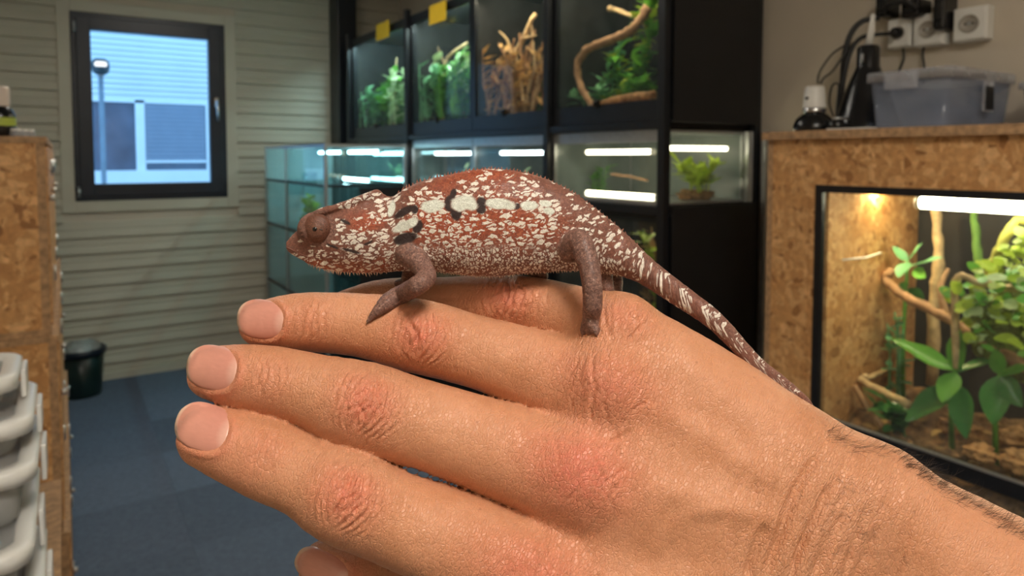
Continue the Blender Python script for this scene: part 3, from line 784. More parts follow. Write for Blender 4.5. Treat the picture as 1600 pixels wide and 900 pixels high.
Bs = (SX0 + 0.02, SX1 - 0.02, SY0 + 0.02, SY1 - 0.02, 1.037, 1.325)
q = atx(484, 330, SX0 + 0.14); q.z = 1.037
bushy('terrarium_plant', 'bright green plant on the middle shelf of the glass cabinet', q, 0.21, 0.12, 56, 0.085, 0.5, m_leaflime, 151, Bs, stems=6, single=True, lift=0.004)
q2 = Vector((SX0 + 0.32, SY0 + 0.9, 1.037))
bushy('terrarium_plant', 'small dark plant at the window end of the glass cabinet', q2, 0.16, 0.1, 24, 0.07, 0.45, m_leafteal, 152, Bs, stems=4, lift=0.004)
for k, yy_ in enumerate((SY0 + 0.5, SY0 + 0.95)):
    q = Vector((SX0 + 0.2, yy_, 1.341))
    tag(MB().lathe(q, [(0.035, 0), (0.05, 0.012), (0.052, 0.05), (0.045, 0.052), (0.042, 0.014), (0.0, 0.012)], 16, False).build('glass_bowl', m_glassteal), ('small glass bowl on the upper shelf beside the lying lamp tube', 'small glass bowl on the upper shelf towards the window wall')[k], 'bowl', 'glass bowls in the cabinet')
m_brightener = M('added_brightening_panel', (0.50, 0.66, 0.70), 0.5, 0, 0.08, 6)
box('end_panel', m_brightener, show, SX0 + e, SX1 - e, SY1 - 0.02, SY1 - 0.012, 0.06, SZ - 0.02)  # added pale panel that catches the tube light and brightens the cabinet inside
# waste bin by the far wall
bp = atz(112, 622, 0.0)
bp = Vector((max(bp.x, 0.06), 5.08, 0))
bin_ = empty('waste_bin', bp, 'small dark green waste bin on the carpet under the window', 'bin')
m_bin = M('dark_green_plastic', (0.008, 0.022, 0.020), 0.3, 0, 0.2, 12)
MB().lathe(bp, [(0.0, 0.004), (0.105, 0.0), (0.110, 0.01), (0.128, 0.26), (0.122, 0.262), (0.104, 0.02), (0.0, 0.018)], 24, False).build('body', m_bin, bin_)
MB().lathe(bp + Vector((0, 0, 0.262)), [(0.120, 0.0), (0.142, 0.002), (0.144, 0.032), (0.136, 0.038), (0.118, 0.036)], 24, False).build('rim', m_navy, bin_)
lr = random.Random(3); lm = MB()
L_ = []
for z_, r_ in ((0.22, 0.10), (0.262, 0.118), (0.31, 0.105), (0.335, 0.06), (0.342, 0.012)):
    L_.append([(bp.x + r_ * lr.uniform(0.8, 1.1) * math.cos(k * 0.628), bp.y + r_ * lr.uniform(0.8, 1.1) * math.sin(k * 0.628), z_ + lr.uniform(-.01, .012)) for k in range(10)])
lm.loop(L_).build('bin_liner', M('clear_bin_liner', (0.30, 0.33, 0.32), 0.3, 0, 0.2, 25), bin_)
# ================================================================== strand-board cabinet with a big terrarium, right
KX = 1.80; KY1 = atx(1201, 300, KX).y; KY0 = -0.15
KZ = (atx(1200, 207, KX).z + atx(1600, 192, KX).z) / 2
gz1 = (atx(1280, 292, KX).z + atx(1600, 300, KX).z) / 2
gz0 = (atx(1290, 655, KX).z + atx(1590, 768, KX).z) / 2
gy1 = atx(1273, 400, KX).y
kab = empty('osb_cabinet', ((KX + XR) / 2, (KY0 + KY1) / 2, 0), 'tall strand-board cabinet built round a planted terrarium beside the black rack', 'cabinet')
KB = 2.345
box('top_board', m_osbedge, kab, KX - 0.022, KB, KY0, KY1 + 0.012, KZ - 0.024, KZ)
box('top_rail', m_osb, kab, KX, KX + 0.018, KY0, atx(1266, 250, KX).y - 0.001, gz1 + 0.002, KZ - 0.024)
box('stile', m_osb, kab, KX, KX + 0.018, atx(1266, 250, KX).y, KY1 - 0.014, 0.0, KZ - 0.024)
box('stile_edge', m_osbedge, kab, KX - 0.001, KX + 0.019, KY1 - 0.014, KY1 + 0.004, 0.0, KZ - 0.024)
box('inner_stile', m_osb, kab, KX + 0.001, KX + 0.017, gy1 + 0.003, atx(1266, 250, KX).y - 0.001, 0.0, gz1 + 0.002)
box('side_panel', m_osb, kab, KX + 0.019, KB, KY1 - 0.014, KY1 + 0.004, 0.0, KZ - 0.024)
box('lower_rail', m_osb, kab, KX, KX + 0.018, KY0, gy1 + 0.003, 0.0, 0.44)
box('end_panel', m_osb, kab, KX, KB, KY0 - 0.018, KY0, 0.0, KZ - 0.024)
# terrarium inside it
TZ0 = 0.45
ter = empty('terrarium', (KX + 0.25, (KY0 + gy1) / 2, TZ0), 'large planted terrarium with black-edged glass front set in the strand-board cabinet', 'terrarium')
bt = atx(1284, 400, KX).y
box('frame_bar', m_black, ter, KX - 0.004, KX + 0.012, bt, gy1, TZ0, gz1 + 0.0025)
box('frame_bar', m_black, ter, KX - 0.004, KX + 0.012, KY0 + 0.01, bt, gz1 - 0.018, gz1 + 0.0025)
# sill rail: black with a bright aluminium lip
box('sill_rail', m_black, ter, KX - 0.012, KX + 0.012, KY0 + 0.01, bt, gz0 - 0.022, gz0 + 0.016)
box('aluminium_lip', m_silver, ter, KX - 0.014, KX - 0.006, KY0 + 0.01, bt, gz0 + 0.016, gz0 + 0.021)
box('pane', m_glass, ter, KX + 0.000, KX + 0.005, KY0 + 0.01, bt, gz0 + 0.021, gz1 - 0.018)
box('lower_pane', m_glass, ter, KX + 0.000, KX + 0.005, KY0 + 0.01, bt, TZ0, gz0 - 0.022)
TIN = bt - 0.002; TBK = 2.31
box('side_panel', m_osb, ter, KX + 0.020, TBK, TIN - 0.004, TIN + 0.010, TZ0, gz1 + 0.02)
box('back_panel', m_back, ter, TBK, TBK + 0.01, KY0 + 0.01, TIN, TZ0, gz1 + 0.02)
box('lid', m_back, ter, KX + 0.020, TBK, KY0 + 0.01, TIN, gz1 + 0.02, gz1 + 0.028)
box('floor_tray', m_back, ter, KX + 0.006, TBK, KY0 + 0.01, TIN, TZ0 - 0.008, TZ0)
TB = (KX + 0.012, TBK - 0.005, KY0 + 0.02, TIN - 0.012, TZ0 + 0.001, gz1 + 0.01)
pa = atx(1433, 316, 2.05); pb = atx(1640, 322, 2.05)
tube_light((2.05, pa.y, pa.z), (2.05, KY0 + 0.1, pa.z), 0.017, M_emit('led_tube_terrarium', (1.0, 0.88, 0.62), TUBE * 3.4), 'bright long lamp tube under the lid of the large terrarium')
# small round spot near the board wall that makes the glow at its top
sp_ = atx(1362, 300, 2.05)
sl = empty('spot_lamp', (2.05, sp_.y - 0.02, gz1 + 0.02), 'small warm spot lamp in the lid near the terrarium board wall', 'lamp')
MB().lathe((2.05, sp_.y - 0.02, gz1 - 0.004), [(0.0, 0.024), (0.022, 0.022), (0.026, 0.0), (0.021, -0.001), (0.017, 0.008), (0.0, 0.009)], 14, False).build('housing', m_blackplastic, sl)
MB().lathe((2.05, sp_.y - 0.02, gz1 + 0.0005), [(0.0, 0.0), (0.019, 0.0)], 14, False).build('bulb', M_emit('spot_bulb', (1.0, 0.78, 0.42), TUBE * 90), sl)
SH = 0.27        # soil height above the tray
ground('soil', 'brown crumbly soil on the floor of the large terrarium', (KX + 0.0155,) + TB[1:], SH, 5, m_soil, 0.03, 60)
gs = TB[4] + SH
def T(px, py, X): return inside(atx(px, py, X), TB, 0.012)
branch('branch', 'long thick branch slanting down across the large terrarium', [T(1340, 414, 2.12), T(1372, 438, 2.10), T(1420, 466, 2.06), T(1470, 492, 2.02), T(1530, 528, 1.99), T(1610, 580, 1.96), T(1680, 640, 1.95)], 0.013, 0.015, m_branch, seed=31, twigs=([T(1480, 498, 2.02), T(1470, 452, 2.05), T(1482, 420, 2.08)],))
branch('branch', 'upright knobbly stick against the dark terrarium back', [T(1456, 600, 2.22), T(1460, 470, 2.22), T(1466, 400, 2.22), T(1463, 326, 2.22)], 0.018, 0.013, m_branchpale, seed=32)
branch('branch', 'green mossy upright stem against the dark terrarium back', [T(1534, 500, 2.22), T(1530, 430, 2.22), T(1526, 380, 2.22), T(1521, 326, 2.22)], 0.014, 0.009, M('mossy_stem', (0.12, 0.24, 0.04), 0.8, 0, 0.4, 30), seed=33)
branch('branch', 'bent bare branch poking out of the leafy mass', [T(1494, 575, 1.955), T(1494, 440, 1.955), T(1530, 442, 1.965), T(1580, 450, 1.98), T(1640, 440, 1.98)], 0.008, 0.012, m_branchpale, seed=34)
branch('branch', 'yellow mossy branch rising to the lamp above the leafy mass', [T(1545, 430, 2.05), T(1565, 385, 2.06), T(1590, 345, 2.10), T(1630, 352, 2.12)], 0.012, 0.010, M('mossy_branch', (0.40, 0.38, 0.06), 0.8, 0, 0.4, 40), seed=35)
branch('stick', 'thick pale stick lying by the board wall on the terrarium soil', [T(1312, 578, 2.0), T(1350, 598, 1.97), T(1420, 632, 1.92)], 0.012, 0.011, m_branchpale, seed=36)
branch('stick', 'thin stick propped under the thick pale stick', [T(1336, 604, 1.93), T(1358, 640, 1.88), T(1378, 664, 1.85)], 0.008, 0.006, m_branch, seed=37)
branch('stick', 'short pale stick meeting the thick stick at the board wall', [T(1312, 580, 2.0), T(1350, 572, 2.1), T(1375, 568, 2.18)], 0.008, 0.007, m_branchpale, seed=38)
branch('stick', 'dark twig leaning behind the thick pale stick', [T(1330, 660, 2.1), T(1350, 600, 2.12), T(1372, 545, 2.15)], 0.007, 0.006, m_bark, seed=39)
MB_ = MB().tube([T(1286, 402, 1.86), T(1325, 399, 1.98), T(1352, 392, 2.06)], 0.0025, 6)
tag(MB_.build('wire', m_white), 'thin pale wire along the terrarium board wall', 'wire')
def leafy(name, label, base, specs, mat, stemtop=None, var='oval', cat='plant'):
    t = empty(name, base, label, cat)
    top = stemtop or base
    MB().tube([base, (Vector(base) + Vector(top)) / 2 + Vector((0, 0.006, 0)), top], [0.007, 0.006, 0.004], 7).build('stem', m_leaf, t)
    claim(cells(tube_dense([base, (Vector(base) + Vector(top)) / 2 + Vector((0, 0.006, 0)), top], [0.007, 0.006, 0.004])), t.name)
    for (p, q, wd, m2, up) in specs:
        d = Vector(q) - Vector(p)
        add_leaf(t, var, m2 or mat, p, d, d.length, d.length * wd, up)
        M4 = np.array(leaf_matrix(p, d, d.length, d.length * wd, up)); claim(cells(leaf_dense(var) @ M4[:3, :3].T + M4[:3, 3]), t.name)
    return t
tc = Vector((-1, 0.15, 0.55))     # leaf faces look out through the glass
c0 = T(1492, 580, 1.95); b0 = Vector((c0.x, c0.y, gs))
leafy('broad_leaf_plant', 'big glossy broad-leaved plant in the middle of the large terrarium', b0, [
    (c0, T(1390, 530, 1.95), 0.30, m_leaf, (-0.5, 0, 1)), (c0, T(1502, 512, 1.97), 0.46, m_leaf, tc), (c0, T(1472, 632, 1.89), 0.62, m_leaf, (-1, 0.1, 0.5)),
    (c0, T(1560, 562, 1.99), 0.34, m_leafdark, (-0.4, 0, 1)), (c0, T(1452, 560, 2.02), 0.3, m_leafdark, (-0.6, 0, 1)), (T(1498, 600, 1.94), T(1512, 690, 1.88), 0.42, m_leafdark, (-1, 0, 0.3)),
    (T(1498, 610, 1.95), T(1428, 628, 1.93), 0.40, m_leafdark, (-0.6, 0, 1)), (T(1492, 600, 1.95), T(1414, 664, 1.86), 0.42, m_leafdark, (-0.7, 0, 1))], m_leaf, c0)
c1 = T(1562, 585, 1.93); b1_ = Vector((c1.x, c1.y, gs))
leafy('broad_leaf_plant', 'broad-leaved plant with one long hanging leaf under the leafy mass', b1_, [
    (c1, T(1553, 668, 1.87), 0.56, m_leafdark, (-1, 0.1, 0.3)), (c1, T(1600, 640, 1.88), 0.5, m_leafdark, (-1, 0, 0.4)), (c1, T(1612, 575, 1.92), 0.5, m_leaf, (-0.6, 0, 1)), (c1, T(1556, 545, 1.90), 0.5, m_leaf, (-0.6, 0, 1))], m_leafdark, c1)
c2 = T(1418, 408, 2.12); b2_ = Vector((c2.x, c2.y, gs))
leafy('broad_leaf_plant', 'upright plant with pale green leaves beside the board wall', b2_, [
    (c2, T(1385, 384, 2.12), 0.5, m_leafteal, (-0.5, 0, 1)), (c2, T(1444, 380, 2.1), 0.42, m_leafteal, (-0.5, 0, 1)), (T(1425, 415, 2.1), T(1478, 404, 2.08), 0.36, m_leafteal, (-0.3, 0, 1)),
    (c2, T(1404, 436, 2.06), 0.6, m_leafteal, tc), (T(1428, 420, 2.1), T(1448, 436, 2.06), 0.5, m_leaf, tc), (T(1420, 445, 2.11), T(1395, 462, 2.15), 0.5, m_leafdark, tc), (T(1420, 450, 2.12), T(1445, 470, 2.17), 0.5, m_leafdark, tc)], m_leafteal, c2)
c3 = T(1405, 640, 1.95)
bushy('terrarium_plant', 'low dark plant between the sticks and the big glossy plant', Vector((c3.x, c3.y, gs)), 0.13, 0.09, 34, 0.07, 0.55, m_leafdark, 161, TB, stems=5, single=True)
c4 = T(1400, 560, 2.1)
bushy('terrarium_plant', 'tall thin pale plant behind the thick pale stick', Vector((c4.x, c4.y, gs)), 0.34, 0.06, 30, 0.055, 0.55, m_leafteal, 162, TB, stems=4, single=True)
# leafy mass on the branch at the right
mass = empty('leafy_mass', T(1575, 560, 2.0), 'dense lime green leafy mass growing over the slanting branch', 'plant')
mr = random.Random(44)
mc = T(1575, 500, 2.06)
mm = MB(); bm = bmesh.new(); bmesh.ops.create_icosphere(bm, subdivisions=4, radius=1)
for q in bm.verts:
    k = 1 + 0.2 * math.sin(6 * q.co.x + 1) * math.sin(5 * q.co.y) + 0.12 * math.sin(11 * q.co.z + 4 * q.co.y) + mr.uniform(-0.06, 0.06)
    q.co = inside((mc.x + q.co.x * 0.09 * k, mc.y - 0.03 + q.co.y * 0.115 * k, mc.z - 0.015 + q.co.z * 0.115 * k), TB, 0.01)
bm.verts.index_update()
mm.add([q.co[:] for q in bm.verts], [[w.index for w in f.verts] for f in bm.faces], False); bm.free()
mm.build('moss_ball', m_moss, mass)
for k in range(170):
    px_ = mr.uniform(1490, 1660); py_ = mr.gauss(478, 42)
    if py_ < 395 + max(0, (1560 - px_)) * 0.7 or py_ > 555: continue
    p = T(px_, py_, mr.uniform(1.93, 2.0)); d = Vector((-0.6, mr.uniform(-1, 1), mr.uniform(-0.5, 0.8))).normalized(); l = mr.uniform(0.028, 0.055)
    wd = mr.uniform(0.5, 0.75)
    got = fit_leaf(mass.name, 'flat', p, lambda: Vector((-0.6, mr.uniform(-1, 1), mr.uniform(-0.5, 0.8))).normalized(), l, wd, TB, gs + 0.03, 14, (-0.8, 0, 0.7))
    if got: add_leaf(mass, 'flat', (m_leaflime, m_leaflime, m_leafpale, m_leaf)[k % 4], p, got[0], got[1], got[1] * wd, (-0.8, 0, 0.7))
for k in range(40):
    t_ = mr.random(); p = T(1548 + 60 * t_ + mr.uniform(-12, 12), 428 - 62 * t_ + mr.uniform(-8, 8), 2.05); d = rnd_dir(mr, -0.6, 0.8); l = mr.uniform(0.02, 0.04)
    add_leaf(mass, 'flat', m_leaflime, p, d, l, l * 0.7, (-0.8, 0, 0.7))
for k, (px_, py_, X, r_, lab) in enumerate(((1588, 686, 2.04, 0.040, 'rough cork piece below the long hanging leaf'), (1533, 708, 1.865, 0.030, 'small cork lump on the soil near the sill'), (1598, 722, 1.87, 0.042, 'large cork lump at the sill under the leafy mass'), (1497, 672, 2.08, 0.045, 'dark cork piece behind the big glossy plant'), (1650, 690, 1.95, 0.055, 'broad cork slab beside the large cork lump'))):
    q = T(px_, py_, X); lump('cork_bark', lab, (q.x, q.y, max(q.z, gs + 0.01)), r_, m_bark, 200 + k, sz=(1, 1.1, 0.7))
lt = MB()
for k in range(90):
    p = Vector((mr.uniform(TB[0] + .02, TB[1] - .05), mr.uniform(0.3, TB[3] - .05), gs + mr.uniform(0.01, 0.035)))
    join_leaf(lt, 'curl', p, rnd_dir(mr, -0.2, 0.4), mr.uniform(0.02, 0.045), 0.02)
tag(lt.build('leaf_litter', m_dry), 'scattered dry leaf litter on the large terrarium soil', 'leaf litter', None, 'stuff')
# ================================================================== things on top of the strand-board cabinet and on the wall above it
m_boxclear = M_glass('clear_blue_plastic', (0.82, 0.86, 0.94), 0.9, 0.15, 0.20, (0.52, 0.58, 0.70))
m_lid = M_glass('frosted_lid_plastic', (0.88, 0.90, 0.95), 1.0, 0.2, 0.30, (0.75, 0.76, 0.80))
def rrect(x0, x1, y0, y1, r, z, n=4):
    P = []
    for cx, cy, a0 in ((x1 - r, y1 - r, 0), (x0 + r, y1 - r, 90), (x0 + r, y0 + r, 180), (x1 - r, y0 + r, 270)):
        for k in range(n + 1):
            a = math.radians(a0 + 90 * k / n); P.append((cx + r * math.cos(a), cy + r * math.sin(a), z))
    return P
def tub(name, label, x0, x1, y0, y1, z0, h, lid_h, mbody, mlid, group=None, latch=True, taper=0.012, lip=0.010, cat='storage box'):
    """thin-walled plastic tub with a rimmed lid"""
    t = empty(name, ((x0 + x1) / 2, (y0 + y1) / 2, z0), label, cat, group)
    o = lambda k, z, r: rrect(x0 + taper - k * taper, x1 - taper + k * taper, y0 + taper - k * taper, y1 - taper + k * taper, r, z)
    i = lambda k, z, r: rrect(x0 + taper - k * taper + .003, x1 - taper + k * taper - .003, y0 + taper - k * taper + .003, y1 - taper + k * taper - .003, r, z)
    m = MB(); m.loop([o(0.0, z0, 0.018), o(0.08, z0 + 0.006, 0.022), o(1, z0 + h - lid_h, 0.022), i(1, z0 + h - lid_h, 0.02), i(0.1, z0 + 0.008, 0.02), i(0.05, z0 + 0.005, 0.016)], cap=False)
    n = len(o(0, 0, .01)); m.add(o(0.0, z0, 0.018), [tuple(reversed(range(n)))])
    m.build('body', mbody, t)
    l = MB(); q = lambda d, z, r: rrect(x0 - d, x1 + d, y0 - d, y1 + d, r, z)
    zt = z0 + h
    l.loop([q(-0.001, zt - lid_h * 0.9, 0.02), q(lip, zt - lid_h, 0.026), q(lip, zt - 0.004, 0.026), q(lip - 0.003, zt, 0.024), q(-0.004, zt, 0.02), q(-0.007, zt - 0.005, 0.018)], cap=False)
    l.add(q(-0.007, zt - 0.005, 0.018), [tuple(range(n))])
    L = l.build('lid', mlid, t)
    if latch:
        yc = (y0 + y1) / 2 + 0.01
        box('latch', mlid, t, x0 - lip - 0.006, x0 - lip - 0.001, yc - 0.045, yc + 0.045, zt - lid_h - 0.025, zt - 0.006, bev=0.002)
        xc = (x0 + x1) / 2
        box('side_latch', mlid, t, xc - 0.03, xc + 0.03, y0 - lip - 0.006, y0 - lip - 0.001, zt - 0.115, zt - lid_h - 0.002, bev=0.002)
        box('side_latch_window', m_blackpanel, t, xc - 0.022, xc + 0.022, y0 - lip - 0.0085, y0 - lip - 0.0065, zt - 0.110, zt - lid_h - 0.018)
    return t
c = atx(1483, 150, 1.95); e_ = atx(1356, 150, 1.95)
ztop = atx(1483, 102, 1.95).z
tub('storage_box', 'clear bluish plastic box with frosted lid on top of the strand-board cabinet', 1.95, 2.325, c.y, e_.y, KZ, ztop - KZ, 0.028, m_boxclear, m_lid)
q = atx(1580, 165, 2.05)
tub('storage_box', 'second plastic box standing behind the bluish one towards the sockets', 2.15, 2.335, c.y - 0.42, c.y - 0.085, KZ, 0.125, 0.02, m_boxclear, m_lid, latch=False)
p = atx(1329, 201, 1.87)
tag(box('paper_strip', m_white, None, 1.84, 1.88, p.y - 0.07, p.y + 0.055, KZ + 0.0005, KZ + 0.006), 'flat white strip lying on the cabinet in front of the black cone', 'strip')
# dome lamp lying mouth down, white socket on top
p = atx(1272, 190, 1.95); d0 = Vector((1.95, p.y, KZ))
R_ = 0.062
dl_ = empty('dome_lamp', d0, 'glossy black dome lamp with a white socket standing on the cabinet', 'lamp')
MB().lathe(d0, [(R_ * 0.95, 0.001), (R_, 0.006), (R_ * 0.98, 0.022), (R_ * 0.84, 0.042), (R_ * 0.58, 0.056), (R_ * 0.48, 0.060)], 28).build('dome', m_blackplastic, dl_)
MB().lathe(d0 + Vector((0, 0, 0.060)), [(0.030, 0.0), (0.033, 0.003), (0.033, 0.012), (0.030, 0.015)], 20).build('collar', m_chrome, dl_)
MB().lathe(d0 + Vector((0, 0, 0.075)), [(0.034, 0.0), (0.034, 0.008), (0.029, 0.060), (0.026, 0.066), (0.0, 0.067)], 22, False).build('socket', m_white, dl_)
MB().tube([d0 + Vector((-0.031, 0.004, 0.105)), d0 + Vector((-0.034, 0.004, 0.105))], 0.005, 10).build('screw', m_blackplastic, dl_)
p2 = atx(1300, 190, 1.99); s2 = Vector((1.915, atx(1308, 190, 1.915).y, KZ))
MB_ = empty('lamp_clamp', s2, 'small black clamp between the dome lamp and the black cone', 'clamp')
MB().lathe(s2, [(0.024, 0.001), (0.026, 0.02), (0.018, 0.034), (0.010, 0.038)], 16).build('body', m_blackplastic, MB_)
MB().tube([s2 + Vector((-0.022, 0, 0.036)), s2 + Vector((0.0, -0.016, 0.038)), s2 + Vector((0.022, -0.02, 0.036))], 0.004, 8).build('lever', m_silver, MB_)
# tall black cone (lamp hood on its mouth) with neck
p3 = atx(1354, 190, 2.12); h0 = Vector((2.12, p3.y, KZ))
hood = empty('lamp_hood', h0, 'tall black cone-shaped lamp hood behind the clear plastic box', 'lamp')
ht = atx(1354, 72, 2.12).z - KZ
MB().lathe(h0, [(0.098, 0.001), (0.100, 0.012), (0.093, 0.03), (0.060, ht * 0.52), (0.038, ht * 0.72), (0.033, ht * 0.76), (0.033, ht * 0.97), (0.027, ht), (0.0, ht + 0.001)], 26, False).build('cone', m_blackplastic, hood)
tip = atx(1364, 22, 2.12).z
MB().tube([h0 + Vector((0, 0, ht)), h0 + Vector((0, -0.008, ht + 0.05)), Vector((h0.x, h0.y - 0.012, tip))], [0.012, 0.010, 0.006], 10).build('white_tip', m_white, hood)
MB().tube([h0 + Vector((-0.034, 0, ht * 0.8)), h0 + Vector((-0.036, -0.002, ht * 0.9))], 0.004, 6).build('clip', m_silver, hood)
# sockets
def socket(label, px0, px1, py0, py1, plugged):
    X = XR
    a = atx(px0, (py0 + py1) / 2, X - 0.05); b = atx(px1, (py0 + py1) / 2, X - 0.05)
    zc = atx((px0 + px1) / 2, (py0 + py1) / 2, X - 0.05).z; yc = (a.y + b.y) / 2; hw = abs(a.y - b.y) / 2; hh = abs(atx(px0, py0, X - .05).z - atx(px0, py1, X - .05).z) / 2
    t = empty('wall_socket', (X, yc, zc - hh), label, 'socket', 'surface-mounted wall sockets')
    box('housing', m_white, t, X - 0.046, X, yc - hw, yc + hw, zc - hh, zc + hh, bev=0.004)
    box('face_plate', m_white, t, X - 0.052, X - 0.046, yc - hw * 0.9, yc + hw * 0.9, zc - hh * 0.9, zc + hh * 0.9, bev=0.002)
    r = min(hw, hh) * 0.52
    m = MB(); nn = 24
    L = []
    for rr, xx in ((r * 1.12, X - 0.0525), (r * 1.10, X - 0.0555), (r, X - 0.0555), (r * 0.96, X - 0.0530), (0.002, X - 0.0528)):
        L.append([(xx, yc + rr * math.cos(2 * math.pi * k / nn), zc + rr * math.sin(2 * math.pi * k / nn)) for k in range(nn)])
    m.loop(L, cap=False); m.build('well', M('socket_well', (0.36, 0.33, 0.28), 0.4, 0, 0.05, 10), t)
    if plugged:
        MB().tube([(X - 0.053, yc, zc), (X - 0.075, yc, zc), (X - 0.085, yc + 0.004, zc)], [r * 0.9, r * 0.85, r * 0.4], 14).build('plug', m_blackplastic, t)
    else:
        for s in (-1, 1):
            MB().tube([(X - 0.0534, yc + s * r * 0.42, zc), (X - 0.0538, yc + s * r * 0.42, zc)], 0.003, 8).build('pin_hole', m_blackplastic, t)
        MB().tube([(X - 0.0534, yc, zc), (X - 0.0542, yc, zc)], 0.005, 8).build('centre_screw', m_silver, t)
    return Vector((X - 0.085, yc, zc))
s1 = socket('square white wall socket with a black plug in it', 1386, 1422, 29, 74, True)
s2_ = socket('square white wall socket between the plugged one and the end one', 1426, 1474, 21, 71, False)
s3 = socket('square white wall socket at the end of the row past the black adapter', 1488, 1542, 11, 63, False)
# black adapters above, and cables
def adapter(label, px0, px1, py0, py1):
    a = atx(px0, py0, XR - 0.06); b = atx(px1, py1, XR - 0.06)
    t = empty('power_adapter', (XR - 0.04, (a.y + b.y) / 2, b.z), label, 'adapter', 'black power adapters')
    box('housing', m_blackplastic, t, XR - 0.085, XR - 0.001, a.y, b.y, b.z, a.z, bev=0.008)
    box('ridge', m_blackplastic, t, XR - 0.090, XR - 0.085, a.y + (b.y - a.y) * 0.2, a.y + (b.y - a.y) * 0.8, b.z + (a.z - b.z) * 0.25, b.z + (a.z - b.z) * 0.75, bev=0.002)
adapter('wide black power adapter above the plugged wall socket', 1374, 1392, -6, 26)
adapter('black power adapter above the middle wall socket', 1414, 1442, 2, 26)
adapter('narrow black power adapter hanging beside the end wall socket', 1464, 1482, -8, 46)
def cable(label, pts, r, name='cable', mat=m_rubber):
    S = [tuple(q) for q in spline([tuple(atx(a, b, X)) for a, b, X in pts], 7)]
    tag(MB().tube(S, r, 8).build(name, mat), label, 'cable', 'black cables above the cabinet')
cable('thick black cable arching from the adapters down behind the black cone', [(1374, 28, 2.27), (1348, 33, 2.24), (1330, 52, 2.22), (1320, 85, 2.2), (1316, 130, 2.19), (1313, 188, 2.19)], 0.009)
cable('black cable running from the plugged socket down beside the thick one', [(1400, 52, 2.27), (1370, 54, 2.22), (1344, 60, 2.19), (1328, 84, 2.165), (1318, 125, 2.15), (1308, 190, 2.15)], 0.007)
cable('thin black cable looping to the white socket of the dome lamp', [(1318, 72, 2.16), (1300, 85, 2.1), (1285, 105, 2.02), (1279, 118, 1.96), (1278, 130, 1.95)], 0.0035)
cable('second thin black cable swinging down to the dome lamp', [(1334, 66, 2.14), (1316, 90, 2.06), (1300, 112, 1.98), (1287, 122, 1.94), (1282, 131, 1.938)], 0.003)
cable('thin cable curling on the cabinet between clamp and cone', [(1302, 182, 2.0), (1296, 160, 2.02), (1300, 135, 2.06), (1310, 132, 2.08), (1308, 160, 2.06), (1306, 182, 2.05)], 0.003)
cable('short black wire hanging under the plugged wall socket', [(1411, 74, 2.335), (1412, 92, 2.335), (1406, 108, 2.33), (1400, 130, 2.33)], 0.004)
cable('short black wire hanging under the middle wall socket', [(1444, 71, 2.335), (1442, 85, 2.335), (1444, 105, 2.335), (1443, 130, 2.33)], 0.0035)
cable('thick black lead running between the adapters', [(1385, 12, 2.27), (1400, 5, 2.25), (1418, 3, 2.25), (1432, 14, 2.27)], 0.010)
# ================================================================== strand-board cabinets at the left, stacked tubs
LY0 = 2.2
lx = aty(76, 400, LY0).x
zA = aty(60, 213, LY0).z; zB = aty(75, 525, LY0).z; zC = aty(100, 832, LY0).z
m_knob = M('small_steel_screw', (0.6, 0.58, 0.55), 0.3, 0.9, 0.1, 50)
labs = ['upper strand-board cabinet at the left with bottles on top', 'lower strand-board cabinet under the one with bottles on top', 'strand-board base unit on the floor below the stacked cabinets']
for i, (z1, z0) in enumerate(((zA, zB), (zB, zC), (zC, 0.0))):
    off = 0.0 + 0.012 * i
    t = empty('osb_cabinet', (lx - 0.25, (LY0 + 3.9) / 2, z0), labs[i], 'cabinet', 'strand-board cabinets at the left')
    x1 = lx + off; x0 = XL + 0.01; y0 = LY0 + 0.012 * (2 - i) * 0.3; y1 = 3.9
    box('end_panel', m_osb, t, x0 + .018, x1 - 0.020, y0, y0 + 0.018, z0 + 0.018, z1 - 0.018)
    box('top_board', m_osbedge, t, x0, x1 + 0.004, y0 - 0.003, y1, z1 - 0.018, z1 - 0.0005)
    box('bottom_board', m_osbedge, t, x0, x1, y0 - 0.002, y1, z0 + 0.0005, z0 + 0.018)
    box('front_edge', m_osbedge, t, x1 - 0.020, x1, y0 - 0.002, y0 + 0.02, z0 + 0.018, z1 - 0.018)
    box('far_panel', m_osb, t, x0 + .018, x1, y1 - 0.018, y1, z0 + 0.018, z1 - 0.018)
    box('back_panel', m_osb, t, x0, x0 + 0.018, y0 + .0, y1, z0 + 0.018, z1 - 0.018)
    w = (y1 - y0 - 0.06) / 3
    for k in range(3):
        ya_ = y0 + 0.022 + k * (w + 0.006)
        d = box('door', m_osb, t, x1 - 0.014, x1 + 0.004, ya_, ya_ + w, z0 + 0.024, z1 - 0.024)
        MB().tube([(x1 + 0.004, ya_ + 0.03, (z0 + z1) / 2 + 0.1), (x1 + 0.018, ya_ + 0.03, (z0 + z1) / 2 + 0.1)], 0.008, 10).build('knob', m_knob, d)
        for zz in (z0 + 0.09, z1 - 0.09):
            MB().tube([(x1 + 0.004, ya_ + w - 0.02, zz - 0.025), (x1 + 0.004, ya_ + w - 0.02, zz + 0.025)], 0.006, 8).build('hinge', m_knob, d)
